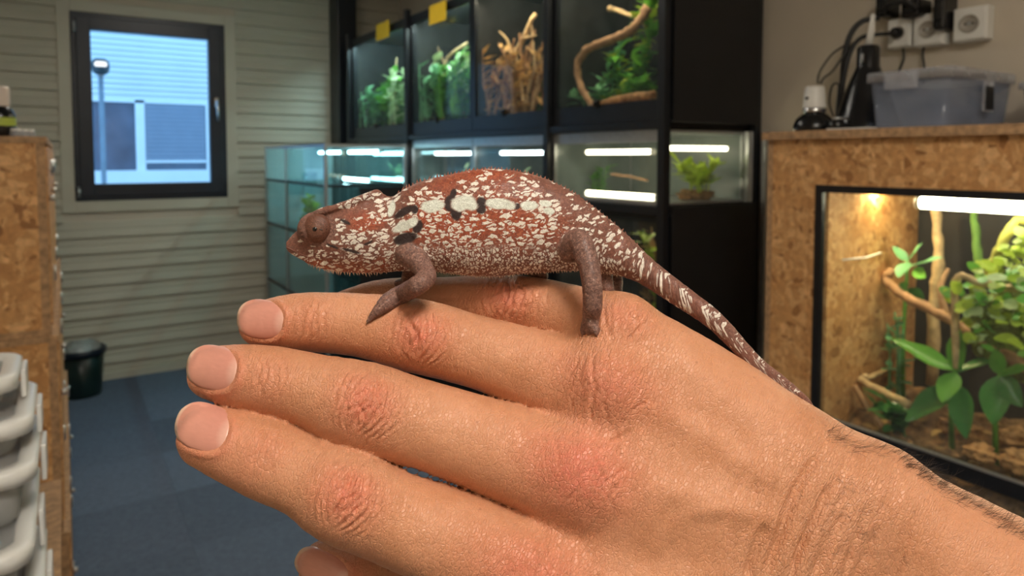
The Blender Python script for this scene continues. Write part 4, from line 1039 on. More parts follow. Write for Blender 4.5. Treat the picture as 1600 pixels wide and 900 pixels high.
# bottles and small jars on top
bq = aty(2, 205, LY0 + 0.08); bq.z = zA
t = empty('bottle', bq, 'dark bottle with a pale cap on the left cabinet', 'bottle')
MB().lathe(bq, [(0.030, 0.001), (0.033, 0.006), (0.033, 0.055), (0.024, 0.075), (0.018, 0.080)], 18).build('body', m_blackplastic, t)
MB().lathe(bq + Vector((0, 0, 0.028)), [(0.0336, 0.0), (0.0336, 0.022)], 18, False).build('label_band', M('lime_label', (0.45, 0.55, 0.08), 0.5, 0, 0.1, 30), t)
MB().lathe(bq + Vector((0, 0, 0.080)), [(0.021, 0.0), (0.022, 0.045), (0.020, 0.052), (0.0, 0.053)], 16, False).build('cap', M('pale_pink_cap', (0.78, 0.66, 0.58), 0.4, 0, 0.05, 20), t)
for k, (px_, lab) in enumerate(((24, 'tiny clear jar on the left cabinet next to the dark bottle'), (36, 'tiny clear jar on the left cabinet in the middle of the row'), (47, 'tiny clear jar on the left cabinet at its front corner'))):
    q = aty(px_, 207, LY0 + 0.05 + 0.02 * k); q.z = zA
    j = empty('jar', q, lab, 'jar', 'tiny clear jars on the left cabinet')
    MB().lathe(q, [(0.010, 0.0005), (0.012, 0.003), (0.012, 0.012), (0.009, 0.015)], 14).build('body', m_lid, j)
    MB().lathe(q + Vector((0, 0, 0.015)), [(0.0105, 0), (0.0105, 0.006), (0.0, 0.0065)], 14, False).build('lid', m_white, j)
# stacked clear tubs with white rims, on a low board plinth
m_tub = M_glass('milky_tub_plastic', (0.85, 0.86, 0.86), 0.9, 0.1, 0.30, (0.62, 0.62, 0.62))
m_rim = M('white_tub_rim', (0.80, 0.79, 0.76), 0.35, 0, 0.04, 20)
m_tubtop = M_glass('clear_lid_window', (0.88, 0.89, 0.90), 1.0, 0.08, 0.28, (0.7, 0.7, 0.7))
TY0, TY1 = 0.98, 1.36
def rim_tub(label, x1, y0, z0, h, dy):
    x0 = x1 - 0.30; y1 = y0 + dy
    t = empty('storage_tub', ((x0 + x1) / 2, (y0 + y1) / 2, z0), label, 'storage tub', 'stacked clear tubs with white rims')
    tp = 0.012; n = 5
    R_ = lambda d, z, r: rrect(x0 - d, x1 + d, y0 - d, y1 + d, r, z, n)
    m = MB(); m.loop([R_(-0.026, z0, 0.02), R_(-0.022, z0 + 0.004, 0.024), R_(-0.012, z0 + h - 0.014, 0.03), R_(-0.015, z0 + h - 0.014, 0.028), R_(-0.025, z0 + 0.007, 0.022)], cap=False)
    k = len(R_(0, 0, .02)); m.add(R_(-0.026, z0, 0.02), [tuple(reversed(range(k)))])
    m.build('body', m_tub, t)
    l = MB(); zt = z0 + h
    l.loop([R_(-0.012, zt - 0.020, 0.03), R_(0.0, zt - 0.022, 0.034), R_(0.002, zt - 0.004, 0.034), R_(-0.003, zt, 0.032), R_(-0.018, zt, 0.026), R_(-0.022, zt - 0.007, 0.024)], cap=False)
    l.build('rim', m_rim, t)
    w = MB(); w.loop([R_(-0.021, zt - 0.008, 0.024), R_(-0.021, zt - 0.005, 0.024)]); w.build('lid_window', m_tubtop, t)
    box('clip', m_rim, t, x1 + 0.0025, x1 + 0.009, (y0 + y1) / 2 - 0.03, (y0 + y1) / 2 + 0.03, max(zt - 0.055, z0 + 0.006), zt - 0.004, bev=0.002)
    return zt
def X_at(px_, y): return aty(px_, 700, y).x
stack = [(940, 0.99, 60, 0.24), (865, 1.00, 48, 0.30), (735, 1.06, 58, 0.24), (660, 1.10, 54, 0.21), (595, 1.14, 32, 0.16)]
tl = ['clear tub with white rim at the bottom of the stack', 'wide clear tub with white rim second from the bottom of the stack', 'clear tub with white rim in the middle of the stack', 'clear tub with white rim second from the top of the stack', 'small clear tub on top of the stack']
zz = aty(40, 1040, 1.0).z
plinth_z = zz - 0.0
plt_ = empty('plinth', (-0.22, 1.2, 0), 'low strand-board plinth carrying the stack of clear tubs', 'plinth')
box('body', m_osb, plt_, -0.36, X_at(52, 1.0) + 0.01, 0.95, 1.55, 0.0, plinth_z - 0.02)
box('top_board', m_osbedge, plt_, -0.37, X_at(52, 1.0) + 0.02, 0.94, 1.56, plinth_z - 0.02, plinth_z - 0.0005)
z = plinth_z
tops = [aty(30, 950, 1.0).z, aty(30, 865, 1.00).z, aty(30, 735, 1.06).z, aty(30, 660, 1.10).z, aty(20, 595, 1.14).z]
for i, (yy_, y0, pxr, dy) in enumerate(stack):
    z = rim_tub(tl[i], X_at(pxr, y0) - 0.002, y0, z, max(0.05, tops[i] - z), dy) - 0.0003
# ================================================================== what the window looks out on
OY = 8.4
m_siding = M('pale_siding', (0.74, 0.76, 0.78), 0.6, 0, 0.04, 2)
m_oframe = M('white_outer_frame', (0.82, 0.83, 0.85), 0.5, 0, 0.03, 5)
m_blind = M('grey_roller_shutter', (0.24, 0.28, 0.36), 0.6, 0, 0.05, 6)
m_owin = M('dark_house_window', (0.11, 0.14, 0.20), 0.08, 0, 0.3, 3, spec=1.0)
def O(px, py): return aty(px, py, OY)
nb = empty('neighbour_building', (0.3, OY, 0), 'pale sided neighbouring building seen through the window', 'building')
x0o, x1o = -2.6, 4.0
zlo = O(230, 157).z; zhi = 4.2
wx0, wx1 = O(100, 200).x, O(326, 200).x; wz0 = O(230, 263).z
box('wall', m_siding, nb, x0o, x1o, OY + 0.02, OY + 0.3, -0.3, zhi)
def sboards(xa, xb, za, zb):
    z = za
    while z < zb - 0.005:
        z1 = min(z + 0.058, zb); m = MB()
        m.add([(xa, OY + 0.02, z), (xb, OY + 0.02, z), (xb, OY - 0.012, z), (xa, OY - 0.012, z), (xa, OY + 0.012, z1), (xb, OY + 0.012, z1), (xb, OY + 0.02, z1), (xa, OY + 0.02, z1)], [(0, 1, 2, 3), (3, 2, 5, 4), (4, 5, 6, 7), (0, 3, 4, 7), (1, 6, 5, 2), (0, 7, 6, 1)])
        m.build('siding_board', m_siding, nb); z = z1
sboards(x0o, x1o, zlo, zlo + 1.35)
sboards(x0o, x1o, wz0 - 0.9, wz0 - 0.16)
w = box('house_window', m_owin, nb, x0o + 1.4, x1o - 1.2, OY + 0.005, OY + 0.02, wz0 - 0.02, zlo)
box('sill', m_oframe, w, x0o + 1.4, x1o - 1.2, OY - 0.05, OY + 0.005, wz0 - 0.16, wz0 - 0.02)
mx = O(219, 200).x
box('mullion', m_oframe, w, mx - 0.045, mx + 0.045, OY - 0.02, OY + 0.005, wz0 - 0.02, zlo)
box('head_bar', m_oframe, w, x0o + 1.4, x1o - 1.2, OY - 0.02, OY + 0.005, zlo - 0.03, zlo + 0.01)
mx2 = O(326, 200).x
box('mullion', m_oframe, w, mx2 - 0.03, mx2 + 0.03, OY - 0.02, OY + 0.005, wz0 - 0.02, zlo - 0.03)
sz0 = O(270, 250).z; z = sz0
while z < zlo - 0.04:
    box('shutter_slat', m_blind, w, mx + 0.05, mx2 - 0.035, OY - 0.012, OY + 0.004, z, min(z + 0.042, zlo - 0.032)); z += 0.046
box('shutter_end_bar', m_oframe, w, mx + 0.05, mx2 - 0.035, OY - 0.016, OY + 0.004, sz0 - 0.03, sz0 - 0.003)
tag(box('courtyard', M('grey_paving', (0.3, 0.31, 0.32), 0.8, 0, 0.1, 3), None, -3, 5, YW + 0.2, OY + 0.3, -0.35, -0.3), kind='structure')
lp = aty(157, 104, 7.3)
lamp = empty('garden_lamp', (lp.x, 7.3, -0.3), 'dark round-headed lamp post standing outside the window', 'lamp post')
MB().tube([(lp.x, 7.3, -0.3), (lp.x, 7.3, lp.z - 0.06)], 0.022, 10).build('pole', M('pole_grey', (0.20, 0.26, 0.32), 0.5, 0.2, 0.1, 10), lamp)
MB().lathe((lp.x, 7.3, lp.z - 0.075), [(0.03, 0.0), (0.062, 0.02), (0.075, 0.065), (0.070, 0.115), (0.045, 0.145), (0.0, 0.15)], 20, False).build('head', M('lamp_head_dark', (0.03, 0.05, 0.06), 0.4, 0, 0.1, 10), lamp)
MB().lathe((lp.x - 0.0, 7.265, lp.z - 0.01), [(0.0, 0.0), (0.050, 0.004), (0.054, 0.025), (0.046, 0.048), (0.0, 0.05)], 16, False).build('lens', M_emit('lamp_lens', (0.95, 1.0, 1.0), 1.6), lamp)
# ================================================================== the hand: one continuous skin grown from a distance field
D0 = 216.0                                   # mm from the phone to the back of the hand
def PP(px, py, w=0.0):
    D = D0 - w
    return np.array([(px - CXP) / FPX * D, -(py - CYP) / FPX * D, -D])
def to_world(A):
    A = np.asarray(A) * 0.001
    R = np.array(Rv); U = np.array(Uv); F = np.array(Fv)
    return np.array(C0) + A[:, 0:1] * R + A[:, 1:2] * U - A[:, 2:3] * F
def proj(A):
    D = -A[:, 2]
    return A[:, 0] / D * FPX + CXP, -A[:, 1] / D * FPX + CYP
def chain(pts, n=3):
    """points (px, py, radius px, w mm) -> list of tapered segments in mm"""
    S = spline(pts, n)
    out = []
    for s_ in S:
        out.append((PP(s_[0], s_[1], s_[3]), s_[2] * (D0 - s_[3]) / FPX))
    return [(out[i][0], out[i + 1][0], out[i][1], out[i + 1][1]) for i in range(len(out) - 1)]
def ev(P, segs, squash=1.0, z0=0.0, pad=16.0):
    """distance to a chain of tapered segments; points well outside its box just get a large value"""
    d = np.full(len(P), 60.0)
    ends = np.array([s_[0] for s_ in segs] + [segs[-1][1]]); rm = max(max(s_[2], s_[3]) for s_ in segs) + pad
    idx = np.flatnonzero(((P > ends.min(0) - rm) & (P < ends.max(0) + rm)).all(1))
    if len(idx) == 0: return d
    Q = P[idx].astype(np.float32)
    if squash != 1.0: Q[:, 2] = (Q[:, 2] - z0) / squash
    m = np.full(len(idx), 3600.0, np.float32); m = np.full(len(idx), 60.0, np.float32)
    for a, b, ra, rb in segs:
        if squash != 1.0:
            a = a.copy(); b = b.copy(); a[2] = (a[2] - z0) / squash; b[2] = (b[2] - z0) / squash
        a = a.astype(np.float32); ab = (b - a).astype(np.float32)
        q = Q - a
        t = np.clip(q @ (ab / np.float32(max(ab @ ab, 1e-9))), 0, 1)
        q -= t[:, None] * ab
        np.minimum(m, np.sqrt(np.einsum('ij,ij->i', q, q)) - (np.float32(ra) + np.float32(rb - ra) * t), out=m)
    d[idx] = m
    return d
def smin(a, b, k):
    h = np.clip(0.5 + 0.5 * (b - a) / k, 0, 1)
    return b + (a - b) * h - k * h * (1 - h)
def vnoise(P, seed=0):
    """value noise, -1..1"""
    I = np.floor(P).astype(np.int64); f = P - I; f = f * f * (3 - 2 * f)
    def hsh(i, j, k):
        n = (i * 374761393 + j * 668265263 + k * 2147483647 + seed * 1013904223) & 0xffffffff
        n = ((n ^ (n >> 13)) * 1274126177) & 0xffffffff
        return ((n ^ (n >> 16)) & 0xffff) / 32767.5 - 1
    r = 0
    for dx in (0, 1):
        for dy in (0, 1):
            for dz in (0, 1):
                w = (f[:, 0] if dx else 1 - f[:, 0]) * (f[:, 1] if dy else 1 - f[:, 1]) * (f[:, 2] if dz else 1 - f[:, 2])
                r = r + w * hsh(I[:, 0] + dx, I[:, 1] + dy, I[:, 2] + dz)
    return r
def surface(field, lo, hi, h):
    """surface nets of field = 0 on a grid of step h, evaluated only near the surface"""
    B = 4
    lo = np.array(lo, float); n = np.ceil((np.array(hi) - lo) / (h * B)).astype(int)
    g = [lo[i] + (np.arange(n[i]) + 0.5) * h * B for i in range(3)]
    G = np.stack(np.meshgrid(*g, indexing='ij'), -1).reshape(-1, 3)
    fc = field(G).reshape(n)
    act = np.argwhere(np.abs(fc) < h * B * 1.7)
    F = np.repeat(np.repeat(np.repeat(np.where(fc > 0, 9.0, -9.0).astype(np.float32), B, 0), B, 1), B, 2)
    o = np.stack(np.meshgrid(*[np.arange(B)] * 3, indexing='ij'), -1).reshape(-1, 3)
    idx = (act[:, None, :] * B + o[None]).reshape(-1, 3)
    F[idx[:, 0], idx[:, 1], idx[:, 2]] = field(lo + (idx + 0.5) * h)
    N = np.array(F.shape)
    S = F < 0
    cs = np.zeros(N - 1, np.int8)
    for dx in (0, 1):
        for dy in (0, 1):
            for dz in (0, 1):
                cs += S[dx:N[0] - 1 + dx, dy:N[1] - 1 + dy, dz:N[2] - 1 + dz]
    cells = np.argwhere((cs > 0) & (cs < 8))
    vid = np.full(N - 1, -1, np.int32); vid[cells[:, 0], cells[:, 1], cells[:, 2]] = np.arange(len(cells))
    acc = np.zeros((len(cells), 3)); cnt = np.zeros(len(cells))
    cor = [(i, j, k) for i in (0, 1) for j in (0, 1) for k in (0, 1)]
    for a in cor:
        for ax in range(3):
            if a[ax]: continue
            b = list(a); b[ax] = 1
            fa = F[cells[:, 0] + a[0], cells[:, 1] + a[1], cells[:, 2] + a[2]].astype(float)
            fb = F[cells[:, 0] + b[0], cells[:, 1] + b[1], cells[:, 2] + b[2]].astype(float)
            m = (fa < 0) != (fb < 0)
            t = np.where(m, fa / np.where(m, fa - fb, 1), 0)
            p = np.tile(np.array(a, float), (len(cells), 1)); p[:, ax] += t
            acc[m] += p[m]; cnt[m] += 1
    V = lo + (cells + acc / cnt[:, None] + 0.5) * h
    quads = []
    for ax in range(3):
        sl0 = [slice(None)] * 3; sl1 = [slice(None)] * 3
        sl0[ax] = slice(0, -1); sl1[ax] = slice(1, None)
        s0 = S[tuple(sl0)]; s1 = S[tuple(sl1)]
        e = np.argwhere(s0 != s1)
        u, v = [(1, 2), (2, 0), (0, 1)][ax]
        e = e[(e[:, u] > 0) & (e[:, v] > 0) & (e[:, u] < N[u] - 1) & (e[:, v] < N[v] - 1)]
        inside = s0[e[:, 0], e[:, 1], e[:, 2]]
        def c(du, dv):
            q = e.copy(); q[:, u] -= du; q[:, v] -= dv
            return vid[q[:, 0], q[:, 1], q[:, 2]]
        q = np.stack([c(1, 1), c(0, 1), c(0, 0), c(1, 0)], 1)
        q[~inside] = q[~inside][:, ::-1]
        quads.append(q)
    Q = np.concatenate(quads); Q = Q[(Q >= 0).all(1)]
    for _ in range(2):                        # pull the points onto the true surface
        f0 = field(V); e = 0.15
        g = np.stack([field(V + np.eye(3)[i] * e) - f0 for i in range(3)], 1) / e
        gl = np.maximum((g * g).sum(1), 0.2)
        V -= np.clip(f0 / gl, -h, h)[:, None] * g
    return V, Q
def np_mesh(name, V, Q):
    me = bpy.data.meshes.new(name)
    me.vertices.add(len(V)); me.vertices.foreach_set('co', np.asarray(V, np.float32).ravel())
    k = Q.shape[1]
    me.loops.add(len(Q) * k); me.loops.foreach_set('vertex_index', Q.astype(np.int32).ravel())
    me.polygons.add(len(Q)); me.polygons.foreach_set('loop_start', np.arange(0, len(Q) * k, k, dtype=np.int32))
    me.update(calc_edges=True); me.validate()
    me.polygons.foreach_set('use_smooth', np.ones(len(me.polygons), bool))
    return me
def subdivide(me, levels=1):
    o = bpy.data.objects.new('tmp', me); col.objects.link(o)
    md = o.modifiers.new('s', 'SUBSURF'); md.levels = levels; md.render_levels = levels
    dg = bpy.context.evaluated_depsgraph_get(); dg.update()
    r = bpy.data.meshes.new_from_object(o.evaluated_get(dg))
    bpy.data.objects.remove(o)
    return r
def co_of(me):
    a = np.empty(len(me.vertices) * 3, np.float32); me.vertices.foreach_get('co', a); return a.reshape(-1, 3).astype(float)
def nor_of(me):
    a = np.empty(len(me.vertices) * 3, np.float32); me.vertex_normals.foreach_get('vector', a); return a.reshape(-1, 3).astype(float)
def set_attr(me, name, arr):
    if arr.ndim == 1:
        me.attributes.new(name, 'FLOAT', 'POINT').data.foreach_set('value', arr.astype(np.float32))
    else:
        me.attributes.new(name, 'FLOAT_VECTOR', 'POINT').data.foreach_set('vector', arr.astype(np.float32).ravel())
def sstep(a, b, x):
    t = np.clip((x - a) / (b - a), 0, 1); return t * t * (3 - 2 * t)

# fingers: (px, py, radius px, w mm towards the phone)
F_index = chain([(327, 683, 47, -4), (372, 698, 55, -1), (424, 719, 60, 2), (480, 745, 59, 5), (539, 775, 70, 9), (610, 806, 67.5, 9), (720, 850, 74, 8.5), (870, 915, 84, 6)])
F_middle = chain([(337, 582, 41, -15), (376, 587, 48, -12), (424, 595, 53, -9), (490, 610, 55.5, -6), (567, 635, 68.5, -3), (640, 656, 65.5, -3), (730, 684, 68, -3), (905, 745, 78, 0)])
F_ring = chain([(411, 506, 36, -27), (442, 504, 42, -26), (480, 503, 45.5, -25), (560, 507, 48.5, -23), (655, 525, 57, -20.5), (730, 545, 55, -19), (800, 566, 59, -16), (945, 615, 70, -10)])
F_pinky = chain([(520, 492, 30, -47), (560, 482, 35, -46), (610, 474, 39, -44), (700, 474, 41, -40), (790, 474, 45, -35), (860, 484, 46, -28), (965, 522, 60, -17)])
F_thumb = chain([(508, 886, 40, -22), (550, 905, 52, -21), (620, 940, 58, -20), (740, 985, 64, -18), (900, 1010, 82, -12)])
Palm = [chain(p, 3) for p in (
    [(870, 915, 82, 6), (1020, 935, 88, 7), (1190, 950, 96, 4)],
    [(905, 742, 78, 0), (1050, 790, 84, 3), (1210, 850, 92, 4)],
    [(945, 612, 72, -9), (1080, 690, 80, -5), (1230, 780, 90, -1)],
    [(968, 528, 64, -16), (1060, 583, 70, -12), (1160, 655, 78, -9), (1250, 735, 86, -5)],
    [(900, 1010, 84, -12), (1060, 1030, 100, -10), (1230, 1010, 110, -4)],
    [(1010, 800, 70, -18), (1200, 880, 90, -14)])]
Arm = [chain(p, 3) for p in (
    [(1235, 742, 92, -5), (1330, 790, 98, 0), (1450, 860, 110, 4), (1620, 962, 126, 8), (2000, 1190, 150, 16)],
    [(1190, 950, 100, 2), (1300, 985, 112, 3), (1430, 1050, 130, 6), (1600, 1150, 145, 8), (2000, 1390, 170, 16)])]
Bumps = [((905, 738, 58, 6.5), 7), ((950, 603, 52, -1), 7), ((845, 905, 62, 12), 7), ((975, 508, 38, -12), 7), ((1372, 768, 66, 2), 9)]
def hand_field(P):
    d = ev(P, F_index)
    for c in (F_middle, F_ring, F_pinky): d = smin(d, ev(P, c), 0.8)
    d = smin(d, ev(P, F_thumb), 1.2)
    p = ev(P, Palm[0])
    for c in Palm[1:]: p = smin(p, ev(P, c), 16.0)
    a = smin(ev(P, Arm[0], pad=26), ev(P, Arm[1], pad=26), 22.0)
    p = smin(p, a, 9.0)
    for (x, y, r, w), k in Bumps:
        c = PP(x, y, w); p = smin(p, np.sqrt(((P - c) ** 2).sum(1)) - r * (D0 - w) / FPX, k)
    return smin(d, p, 4.5)
lo = PP(250, 1000, -60); hi = PP(250, 400, -60)
V, Q = surface(hand_field, (-128, -300, -282), (292, -22, -150), 1.1)
for _ in range(5):                            # relax only the sharpest creases between the fingers
    acc = np.zeros_like(V); cnt = np.zeros(len(V))
    for i in range(4):
        a_, b_ = Q[:, i], Q[:, (i + 1) % 4]
        for k in range(3): acc[:, k] += np.bincount(a_, V[b_, k], len(V)) + np.bincount(b_, V[a_, k], len(V))
        cnt += np.bincount(a_, minlength=len(V)) + np.bincount(b_, minlength=len(V))
    lap = acc / np.maximum(cnt, 1)[:, None] - V
    V += lap * (0.7 * sstep(0.10, 0.30, np.linalg.norm(lap, axis=1)))[:, None]
me = subdivide(np_mesh('hand_raw', V, Q))
V = co_of(me); Nn = nor_of(me)
px, py = proj(V)
front = sstep(0.15, 0.65, Nn[:, 2])
disp = np.zeros(len(V)); wr = np.zeros(len(V)); red = np.zeros(len(V))
def loc(cx, cy, ang):
    a = math.radians(ang); dx = px - cx; dy = py - cy
    return dx * math.cos(a) + dy * math.sin(a), -dx * math.sin(a) + dy * math.cos(a)
rnd = random.Random(4)
def crease(a, b, off, hw, depth, width, bow, sd):
    """one skin fold running across the finger"""
    i = np.flatnonzero((np.abs(b) < hw * 1.06) & (np.abs(a - off - bow * (b / hw) ** 2) < 5 * width + 5) & (front > 0))
    if len(i) == 0: return
    a = a[i]; b = b[i]
    w = vnoise(np.stack([b / 14.0, np.full(len(b), sd * 3.7), np.zeros(len(b))], 1), sd) * 4.0
    t = np.abs(b) / hw
    d = a - (off + bow * (b / hw) ** 2 + w)
    disp[i] += front[i] * (0.35 * depth * np.exp(-((np.abs(d) - 2.6 * width) / (1.3 * width)) ** 2) * (1 - sstep(0.6, 1.0, t)) - depth * np.exp(-(d / width) ** 2) * (1 - sstep(0.65, 1.05, t)))
sd = 0
for (cx, cy, ang, hw, L, dep) in ((543, 775, 26, 62, 52, 0.95), (570, 630, 20, 60, 50, 0.9), (657, 524, 14, 50, 48, 0.9), (795, 465, 8, 38, 44, 0.6)):   # middle joints
    a, b = loc(cx, cy, ang)
    r2 = (a / (L * 1.25)) ** 2 + (b / hw) ** 2
    bulge = np.exp(-r2 * 2.2) * front
    disp += 0.9 * bulge; red += 0.9 * np.exp(-r2 * 1.6) * front; wr += np.exp(-r2 * 0.7)
    for off, k, dp in ((-46, 14, 0.4), (-36, 20, 0.5), (-27, 22, 0.6), (-3, -4, 1.0), (9, -10, 0.8), (20, -18, 0.75), (34, -24, 0.7), (46, -26, 0.5), (58, -26, 0.4)):
        sd += 1; crease(a, b, off, hw * (0.95 if abs(off) > 15 else 0.7), dep * dp, 2.2, k, sd)
    for _ in range(5):
        a2, b2 = loc(cx + rnd.uniform(-18, 22), cy + rnd.uniform(-22, 22), ang + rnd.uniform(-55, 55))
        sd += 1; crease(a2, b2, 0, rnd.uniform(12, 22), dep * 0.6, 2.4, rnd.uniform(-6, 6), sd)
for (cx, cy, ang, hw, dep) in ((412, 700, 22, 55, 0.6), (418, 592, 12, 48, 0.55), (482, 500, 4, 40, 0.55)):      # end joints
    a, b = loc(cx, cy, ang); r2 = (a / 40) ** 2 + (b / hw) ** 2
    red += 0.35 * np.exp(-r2) * front; wr += 0.6 * np.exp(-r2)
    for off in (-14, -5, 6, 15, 24):
        sd += 1; crease(a, b, off, hw * rnd.uniform(0.55, 0.85), dep * rnd.uniform(0.5, 1), 2.4, -3 - off * 0.15, sd)
for (cx, cy, rx, ry, rr, h) in ((905, 735, 92, 70, 1.2, 0.0), (950, 600, 90, 52, 0.75, 0.0), (835, 905, 110, 70, 0.9, 0.0), (970, 492, 60, 38, 0.5, 0.0)):   # knuckles
    a, b = loc(cx, cy, 20); r2 = (a / rx) ** 2 + (b / ry) ** 2
    red += rr * np.exp(-r2 * 1.1) * front; wr += 0.9 * np.exp(-r2 * 0.7)
    for _ in range(16):
        a2, b2 = loc(cx + rnd.uniform(-rx, rx) * 0.7, cy + rnd.uniform(-ry, ry) * 0.75, 15 + rnd.uniform(-40, 40))
        sd += 1; crease(a2, b2, 0, rnd.uniform(14, 34), rnd.uniform(0.2, 0.42), 2.5, rnd.uniform(-6, 6), sd)
def ridge(pts, h, width):
    """tendon or vein standing up (h > 0) or a fold sunk in (h < 0) along an image polyline"""
    S = np.array(spline(pts, 6)); m0 = 3 * width
    ii = np.flatnonzero((px > S[:, 0].min() - m0) & (px < S[:, 0].max() + m0) & (py > S[:, 1].min() - m0) & (py < S[:, 1].max() + m0) & (front > 0))
    x = px[ii]; y = py[ii]; d = np.full(len(ii), 1e3); tt = np.zeros(len(ii)); n = len(S) - 1
    for i in range(n):
        ab = S[i + 1] - S[i]; t = np.clip(((x - S[i][0]) * ab[0] + (y - S[i][1]) * ab[1]) / (ab @ ab), 0, 1)
        q = np.hypot(x - S[i][0] - t * ab[0], y - S[i][1] - t * ab[1])
        m = q < d; d = np.where(m, q, d); tt = np.where(m, (i + t) / n, tt)
    g = front[ii] * np.clip(np.sin(np.pi * np.clip(tt, 0.03, 0.97)) * 1.8, 0, 1)
    disp[ii] += h * np.exp(-(d / width) ** 2) * g
ridge([(1000, 620), (1080, 668), (1160, 720), (1250, 775)], 1.0, 24)
ridge([(985, 752), (1080, 778), (1170, 800), (1240, 822)], 1.0, 22)
ridge([(960, 910), (1080, 905), (1180, 905)], 1.2, 24)
ridge([(1040, 545), (1120, 605), (1200, 668)], 0.8, 22)
ridge([(1025, 905), (1034, 850), (1062, 812), (1110, 798), (1180, 800)], 0.5, 13)
ridge([(1052, 640), (1110, 655), (1190, 718)], -0.5, 16)
ridge([(1190, 910), (1215, 850), (1236, 790), (1262, 735), (1290, 700)], -1.7, 8)
ridge([(1232, 910), (1255, 850), (1282, 790), (1300, 750)], -1.4, 7)
ridge([(1270, 910), (1295, 850), (1318, 800)], -1.0, 7)
ridge([(1160, 910), (1180, 860), (1200, 815)], -0.9, 6)
ridge([(1315, 900), (1340, 840), (1362, 780)], -0.6, 7)
for i in range(26):
    x0 = rnd.uniform(1150, 1420); y0 = rnd.uniform(720, 900)
    sl = rnd.uniform(0.25, 0.55); L = rnd.uniform(30, 80)
    ridge([(x0 - L * sl, y0 + L), (x0 + rnd.uniform(-4, 4), y0), (x0 + L * sl, y0 - L)], -rnd.uniform(0.3, 0.65), rnd.uniform(3.5, 5.5))
wr += 0.85 * np.exp(-(((px - 1290) + (py - 800) * 0.45) / 130) ** 2)
wr += 0.42
disp *= front
disp += 0.10 * vnoise(V / 5.0, 3) + 0.05 * vnoise(V / 2.2, 5)
# nail beds: the tip is flattened under the nail and a soft fold stands round its sides and root
NAILS = [(316, 668, 17, 43, 37), (331, 575, 11, 40, 34.5), (407, 499, 8, 37, 30.5), (503, 889, 26, 45, 27)]
for (cx, cy, ang, hl, hw) in NAILS:
    a, b = loc(cx, cy, ang)
    rr = (np.abs(a / hl) ** 2.5 + np.abs(b / hw) ** 2.5) ** 0.4
    root = sstep(-0.5, 0.3, a / hl) * 0.7 + 0.3
    disp += (0.55 * np.exp(-((rr - 1.14) / 0.12) ** 2) * root - 0.35 * (1 - sstep(0.9, 1.02, rr))) * front
    red += 0.30 * np.exp(-((rr - 1.1) / 0.25) ** 2) * front
V = V + Nn * disp[:, None]
red += 0.25 * sstep(430, 330, px) + 0.5 * sstep(845, 900, py + 0.3 * (px - 560)) * sstep(700, 560, px) * sstep(600, 560, px)
W = to_world(V)
org = W.mean(0); org[2] = W[:, 2].min()
me.vertices.foreach_set('co', (W - org).astype(np.float32).ravel())
ca, sa = math.cos(math.radians(22)), math.sin(math.radians(22))
set_attr(me, 'along', np.stack([px * ca + py * sa, -px * sa + py * ca, V[:, 2] * 5], 1) * 0.2)      # mm along / across the hand
set_attr(me, 'wrinkle', np.clip(wr, 0, 1.2)); set_attr(me, 'flush', np.clip(red, 0, 1.3))
me.update()
def M_skin():
    t = NT('skin')
    v = t.attr('along', 'Vector'); wrk = t.attr('wrinkle'); fl = t.attr('flush')
    def vec(s):
        mp = t.n('ShaderNodeMapping'); mp.inputs['Scale'].default_value = s; t.l(v, mp.inputs[0]); return mp.outputs[0]
    big = t.noise(v, 0.06, 4, 0.6); mid = t.noise(v, 0.45, 4, 0.65)
    base = t.ramp(big, [(0.3, (0.53, 0.235, 0.118)), (0.7, (0.60, 0.287, 0.160))])
    base = t.mix(t.math('MULTIPLY', fl, t.math('ADD', t.math('MULTIPLY', mid, 0.9), 0.15), True), base, (0.64, 0.165, 0.112))
    base = t.mix(0.35, base, t.ramp(mid, [(0.3, (0.80, 0.72, 0.68)), (0.7, (1.12, 1.1, 1.08))]), 'MULTIPLY')
    # fine folds across the hand and the net of small skin cells
    cell = t.voro(vec((1.0, 0.62, 0.7)), 0.95, 'DISTANCE_TO_EDGE')
    cellv = t.ramp(cell, [(0.0, (0, 0, 0)), (0.16, (1, 1, 1))])
    fold = t.noise(vec((1.5, 0.22, 0.3)), 0.9, 3, 0.6)
    foldv = t.ramp(fold, [(0.36, (0, 0, 0)), (0.50, (1, 1, 1))])
    freck = t.ramp(t.voro(v, 0.16, 'F1'), [(0.06, (1, 1, 1)), (0.11, (0, 0, 0))])
    base = t.mix(t.math('MULTIPLY', freck, 0.45), base, (0.30, 0.11, 0.05))
    h = t.math('ADD', t.math('MULTIPLY', cellv, t.math('ADD', t.math('MULTIPLY', wrk, 0.6), 0.25)), t.math('MULTIPLY', foldv, t.math('MULTIPLY', wrk, 1.2)))
    h = t.math('ADD', h, t.math('MULTIPLY', t.noise(v, 3.2, 2), 0.35))
    p = t.bsdf(base, 0.42, 0, h, 0.65, 0.00028, Specular_IOR_Level=0.45)
    p.inputs['Subsurface Weight'].default_value = 0.10
    p.inputs['Subsurface Radius'].default_value = (1.0, 0.35, 0.18)
    p.inputs['Subsurface Scale'].default_value = 0.0025
    return t.m
m_skin = M_skin()
me.name = 'person'
person = link_mesh('person', me, m_skin)
person.location = org
tag(person, 'bare right hand and forearm held out palm down with the chameleon standing on it', 'person')
def march(x, y, w0=60.0):
    """depth w of the skin under image points"""
    w = np.full(len(x), w0, float)
    for _ in range(60):
        D = D0 - w
        P = np.stack([(x - CXP) / FPX * D, -(y - CYP) / FPX * D, -D], 1)
        f = hand_field(P)
        w -= np.clip(f * 0.9, -2, 10)
    return w
